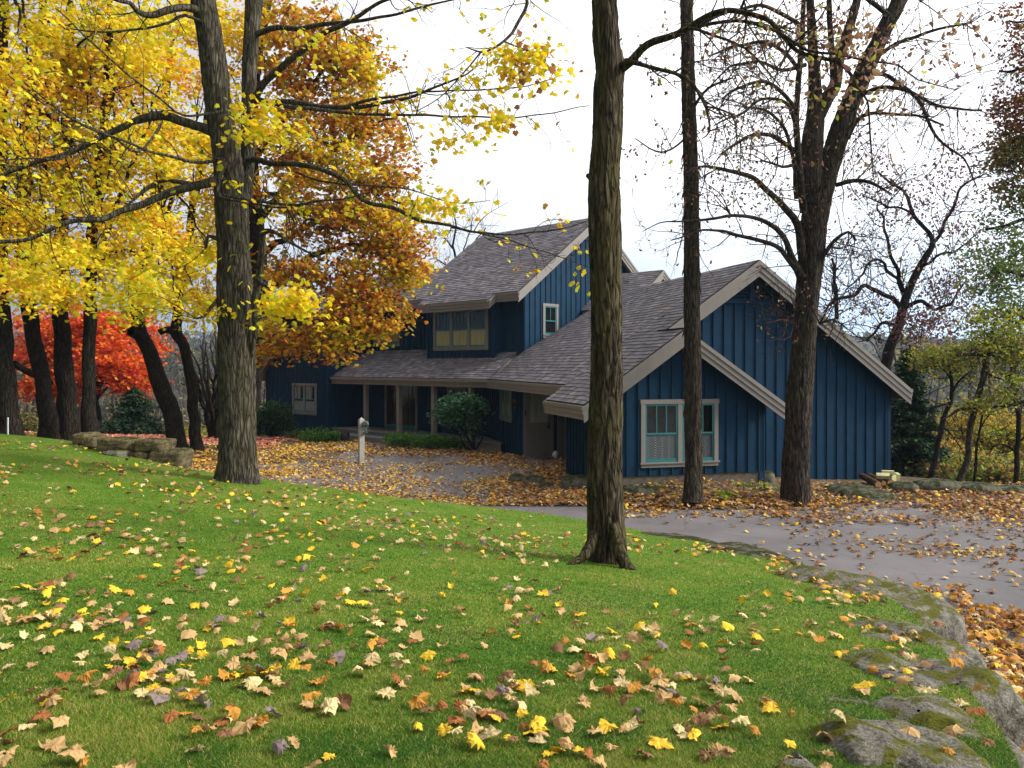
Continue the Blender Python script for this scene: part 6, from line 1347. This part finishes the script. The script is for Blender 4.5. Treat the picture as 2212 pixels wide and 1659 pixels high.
# firewood logs
M['log_bark'] = mat_bark('log_bark', (.05,.03,.02), (.14,.085,.055), (.24,.16,.11)); M['log_end'] = mat_plain('cut_log_end', (.50,.29,.12), .8, .3, 22, .2, .3); M['lumber'] = mat_plain('treated_lumber', (.52,.50,.25), .7, .2, 8, .2, .2)
for i, (a, b_, r, lab) in enumerate((((1897,1046.5,20.5),(1861,1028,21.6),.082,'purple barked log at the left of the small firewood row'), ((1909,1044,20.7),(1878,1026.5,21.7),.064,'thinnest log in the middle of the firewood row'), ((1924,1043.5,20.7),(1893,1028,21.7),.085,'thick short log at the right of the firewood row'))):
    A_, B_ = P(*a), P(*b_); t = empty('firewood_log', A_, lab, 'log', 'logs stacked on the ledge by the garage corner'); w = Wood(); w.limb3([A_, (A_+B_)/2+Vector((0,0,.01)), B_], [r, r*1.02, r*.95], 24, .006, .06, 0, False, 12, seed=i); w.build('bark', M['log_bark'], t)
    d = (A_-B_).normalized(); u = d.cross(Vector((0,0,1))).normalized(); v = u.cross(d); m_ = MB(); K_ = 20
    for e, s_ in ((A_, 1), (B_, -1)): m_.face([e+d*.004*s_+(u*math.cos(2*PI*j/K_*s_)+v*math.sin(2*PI*j/K_*s_))*r*.93 for j in range(K_)])
    m_.build('cut_end', M['log_end'], t)
for i, (px, py, D, sz, rz_, rx_, lab) in enumerate(((1907,1028,20.9,(.30,.13,.10),-.35,.5,'tilted pale lumber offcut leaning on the logs'), (1917.5,1020.5,21.0,(.29,.14,.095),-.25,0,'topmost pale lumber block on the little pile'), (1927,1033,21.0,(.14,.14,.17),.3,0,'squat upright lumber block under the topmost one'), (1937,1032,21.15,(.10,.14,.24),.1,.25,'lumber block leaning at the right end of the pile'))):
    c = P(px, py, D); m_ = MB(); m_.box((0, 0, 0), sz, rz_, None, rx_); o = m_.build('lumber_block', M['lumber'], None); o.location = c; tag(o, lab, 'wood block', 'pale lumber offcuts beside the logs')
    bv = o.modifiers.new('bevel', 'BEVEL'); bv.width = .004
# pot, bag, mat, stake
c = P(745.5, 956, 33.8); c.z = float(ground_z(c.x, c.y)); t = empty('barrel_planter', c, 'dark barrel planter at the left end of the porch', 'planter'); w = Wood()
w.limb3([c, c+Vector((0,0,.2)), c+Vector((0,0,.4))], [.15, .19, .17], 20, 0, .04, 0, False); w.build('barrel', M['metal'], t); m_ = MB(); m_.face([c+Vector((math.cos(a)*.16, math.sin(a)*.16, .385)) for a in np.linspace(0, 2*PI, 16, endpoint=False)]); m_.build('soil', M['dark'], t)
c = P(1200, 988, 26.6); M['bag'] = mat_plain('white_plastic', (.75,.8,.85), .4, .05, 5, .4, .3)
o = rock('plastic_bag', 'crumpled white plastic bag left on the door step', (c.x, c.y, .36), (.10,.09,.14), 0, 77, 'bag', cat='bag', rough=.25, pw=2)
m_ = MB(); c = PD((d0+d1)/2+.12, .0, .95); m_.box((0,0,0), (.85,.5,.02), -math.radians(-15)); o = m_.build('door_mat', M['metal'], None); o.location = (c.x, c.y, float(dz(c.x, c.y))+.012); tag(o, 'dark mat on the ground before the entry door', 'mat')
c = P(17, 950, 22); m_ = MB(); m_.box((0,0,.25), (.03,.02,.6)); o = m_.build('garden_stake', M['bag'], None); o.location = (c.x, c.y, P(17, 930, 22).z-.2); tag(o, 'thin white stake beside the leftmost trunk', 'stake')
CLOUD, SUNE, SANG, EXPO = 14.5, 4.6, 16, 0.14
# ------------------------------------------------------------------ camera, sky, light
cd = bpy.data.cameras.new('Camera'); cam = bpy.data.objects.new('Camera', cd); COL.objects.link(cam)
cam.location = (0, 0, EYE); cam.rotation_euler = (PI/2, 0, 0)
cd.sensor_width = 36; cd.lens = 36*F/2212; cd.shift_y = -(829.5-HZ)/2212; cd.clip_start = .1; cd.clip_end = 5000
SC.camera = cam
W = bpy.data.worlds.new('World'); SC.world = W; W.use_nodes = True; nt = W.node_tree
bg = nt.nodes['Background']
sky = nt.nodes.new('ShaderNodeTexSky'); sky.sky_type = 'NISHITA'; sky.sun_disc = False
SUN_EL, SUN_AZ = math.radians(33), math.radians(96)     # azimuth from +Y towards +X
sky.sun_elevation = SUN_EL; sky.sun_rotation = SUN_AZ; sky.air_density = 1.0; sky.dust_density = 2.0
cl = nt.nodes.new('ShaderNodeTexNoise'); cl.inputs['Scale'].default_value = 2.2; cl.inputs['Detail'].default_value = 6
tc = nt.nodes.new('ShaderNodeTexCoord'); mp = nt.nodes.new('ShaderNodeMapping'); mp.inputs['Scale'].default_value = (1, 1, 2.5)
nt.links.new(tc.outputs['Generated'], mp.inputs[0]); nt.links.new(mp.outputs[0], cl.inputs['Vector'])
rp = nt.nodes.new('ShaderNodeValToRGB'); rp.color_ramp.elements[0].position = .28; rp.color_ramp.elements[0].color = (.45,.45,.45,1); rp.color_ramp.elements[1].position = .5
nt.links.new(cl.outputs['Fac'], rp.inputs[0])
mx = nt.nodes.new('ShaderNodeMix'); mx.data_type = 'RGBA'
nt.links.new(rp.outputs[0], mx.inputs[0]); nt.links.new(sky.outputs[0], mx.inputs[6]); mx.inputs[7].default_value = (CLOUD, CLOUD, CLOUD*1.03, 1)
vd = nt.nodes.new('ShaderNodeVectorMath'); vd.operation = 'DOT_PRODUCT'; vd.inputs[1].default_value = (.84, .24, .48); nt.links.new(tc.outputs['Generated'], vd.inputs[0])
mr_ = nt.nodes.new('ShaderNodeMapRange'); mr_.inputs[1].default_value = -.45; mr_.inputs[2].default_value = .75; mr_.inputs[3].default_value = .16; mr_.inputs[4].default_value = 1.2; nt.links.new(vd.outputs['Value'], mr_.inputs[0])
ml = nt.nodes.new('ShaderNodeVectorMath'); ml.operation = 'SCALE'
sz = nt.nodes.new('ShaderNodeSeparateXYZ'); nt.links.new(tc.outputs['Generated'], sz.inputs[0])
hr = nt.nodes.new('ShaderNodeValToRGB'); hr.color_ramp.elements[0].position = .0; hr.color_ramp.elements[0].color = (.44,.60,.78,1); hr.color_ramp.elements[1].position = .24; hr.color_ramp.elements[1].color = (1,1,1,1); nt.links.new(sz.outputs['Z'], hr.inputs[0])
hm = nt.nodes.new('ShaderNodeMix'); hm.data_type = 'RGBA'; hm.blend_type = 'MULTIPLY'; hm.inputs[0].default_value = 1; nt.links.new(mx.outputs[2], hm.inputs[6]); nt.links.new(hr.outputs[0], hm.inputs[7])
nt.links.new(hm.outputs[2], ml.inputs[0]); nt.links.new(mr_.outputs[0], ml.inputs['Scale'])
nt.links.new(ml.outputs[0], bg.inputs[0]); bg.inputs[1].default_value = .1
sd = bpy.data.lights.new('sun', 'SUN'); sd.energy = SUNE; sd.angle = math.radians(SANG); sd.color = (1, .95, .86)
so = bpy.data.objects.new('sun', sd); COL.objects.link(so)
dv = Vector((math.sin(SUN_AZ)*math.cos(SUN_EL), math.cos(SUN_AZ)*math.cos(SUN_EL), math.sin(SUN_EL)))
so.rotation_euler = dv.to_track_quat('Z', 'Y').to_euler(); so.location = (20, 10, 30)
SC.view_settings.view_transform = 'Standard'; SC.view_settings.look = 'None'; SC.view_settings.gamma = 1; SC.view_settings.exposure = EXPO

def haze():
    m = bpy.data.materials.new('haze'); m.use_nodes = True; nt = m.node_tree; nt.nodes.remove(nt.nodes['Principled BSDF'])
    v = nt.nodes.new('ShaderNodeVolumePrincipled'); v.inputs['Color'].default_value = (.60, .78, 1, 1); v.inputs['Density'].default_value = .00032; v.inputs['Anisotropy'].default_value = .2
    nt.links.new(v.outputs[0], nt.nodes['Material Output'].inputs['Volume'])
    b = MB(); b.box((0, 320, 20), (1500, 800, 62)); o = b.build('haze', m); o['kind'] = 'stuff'
haze()
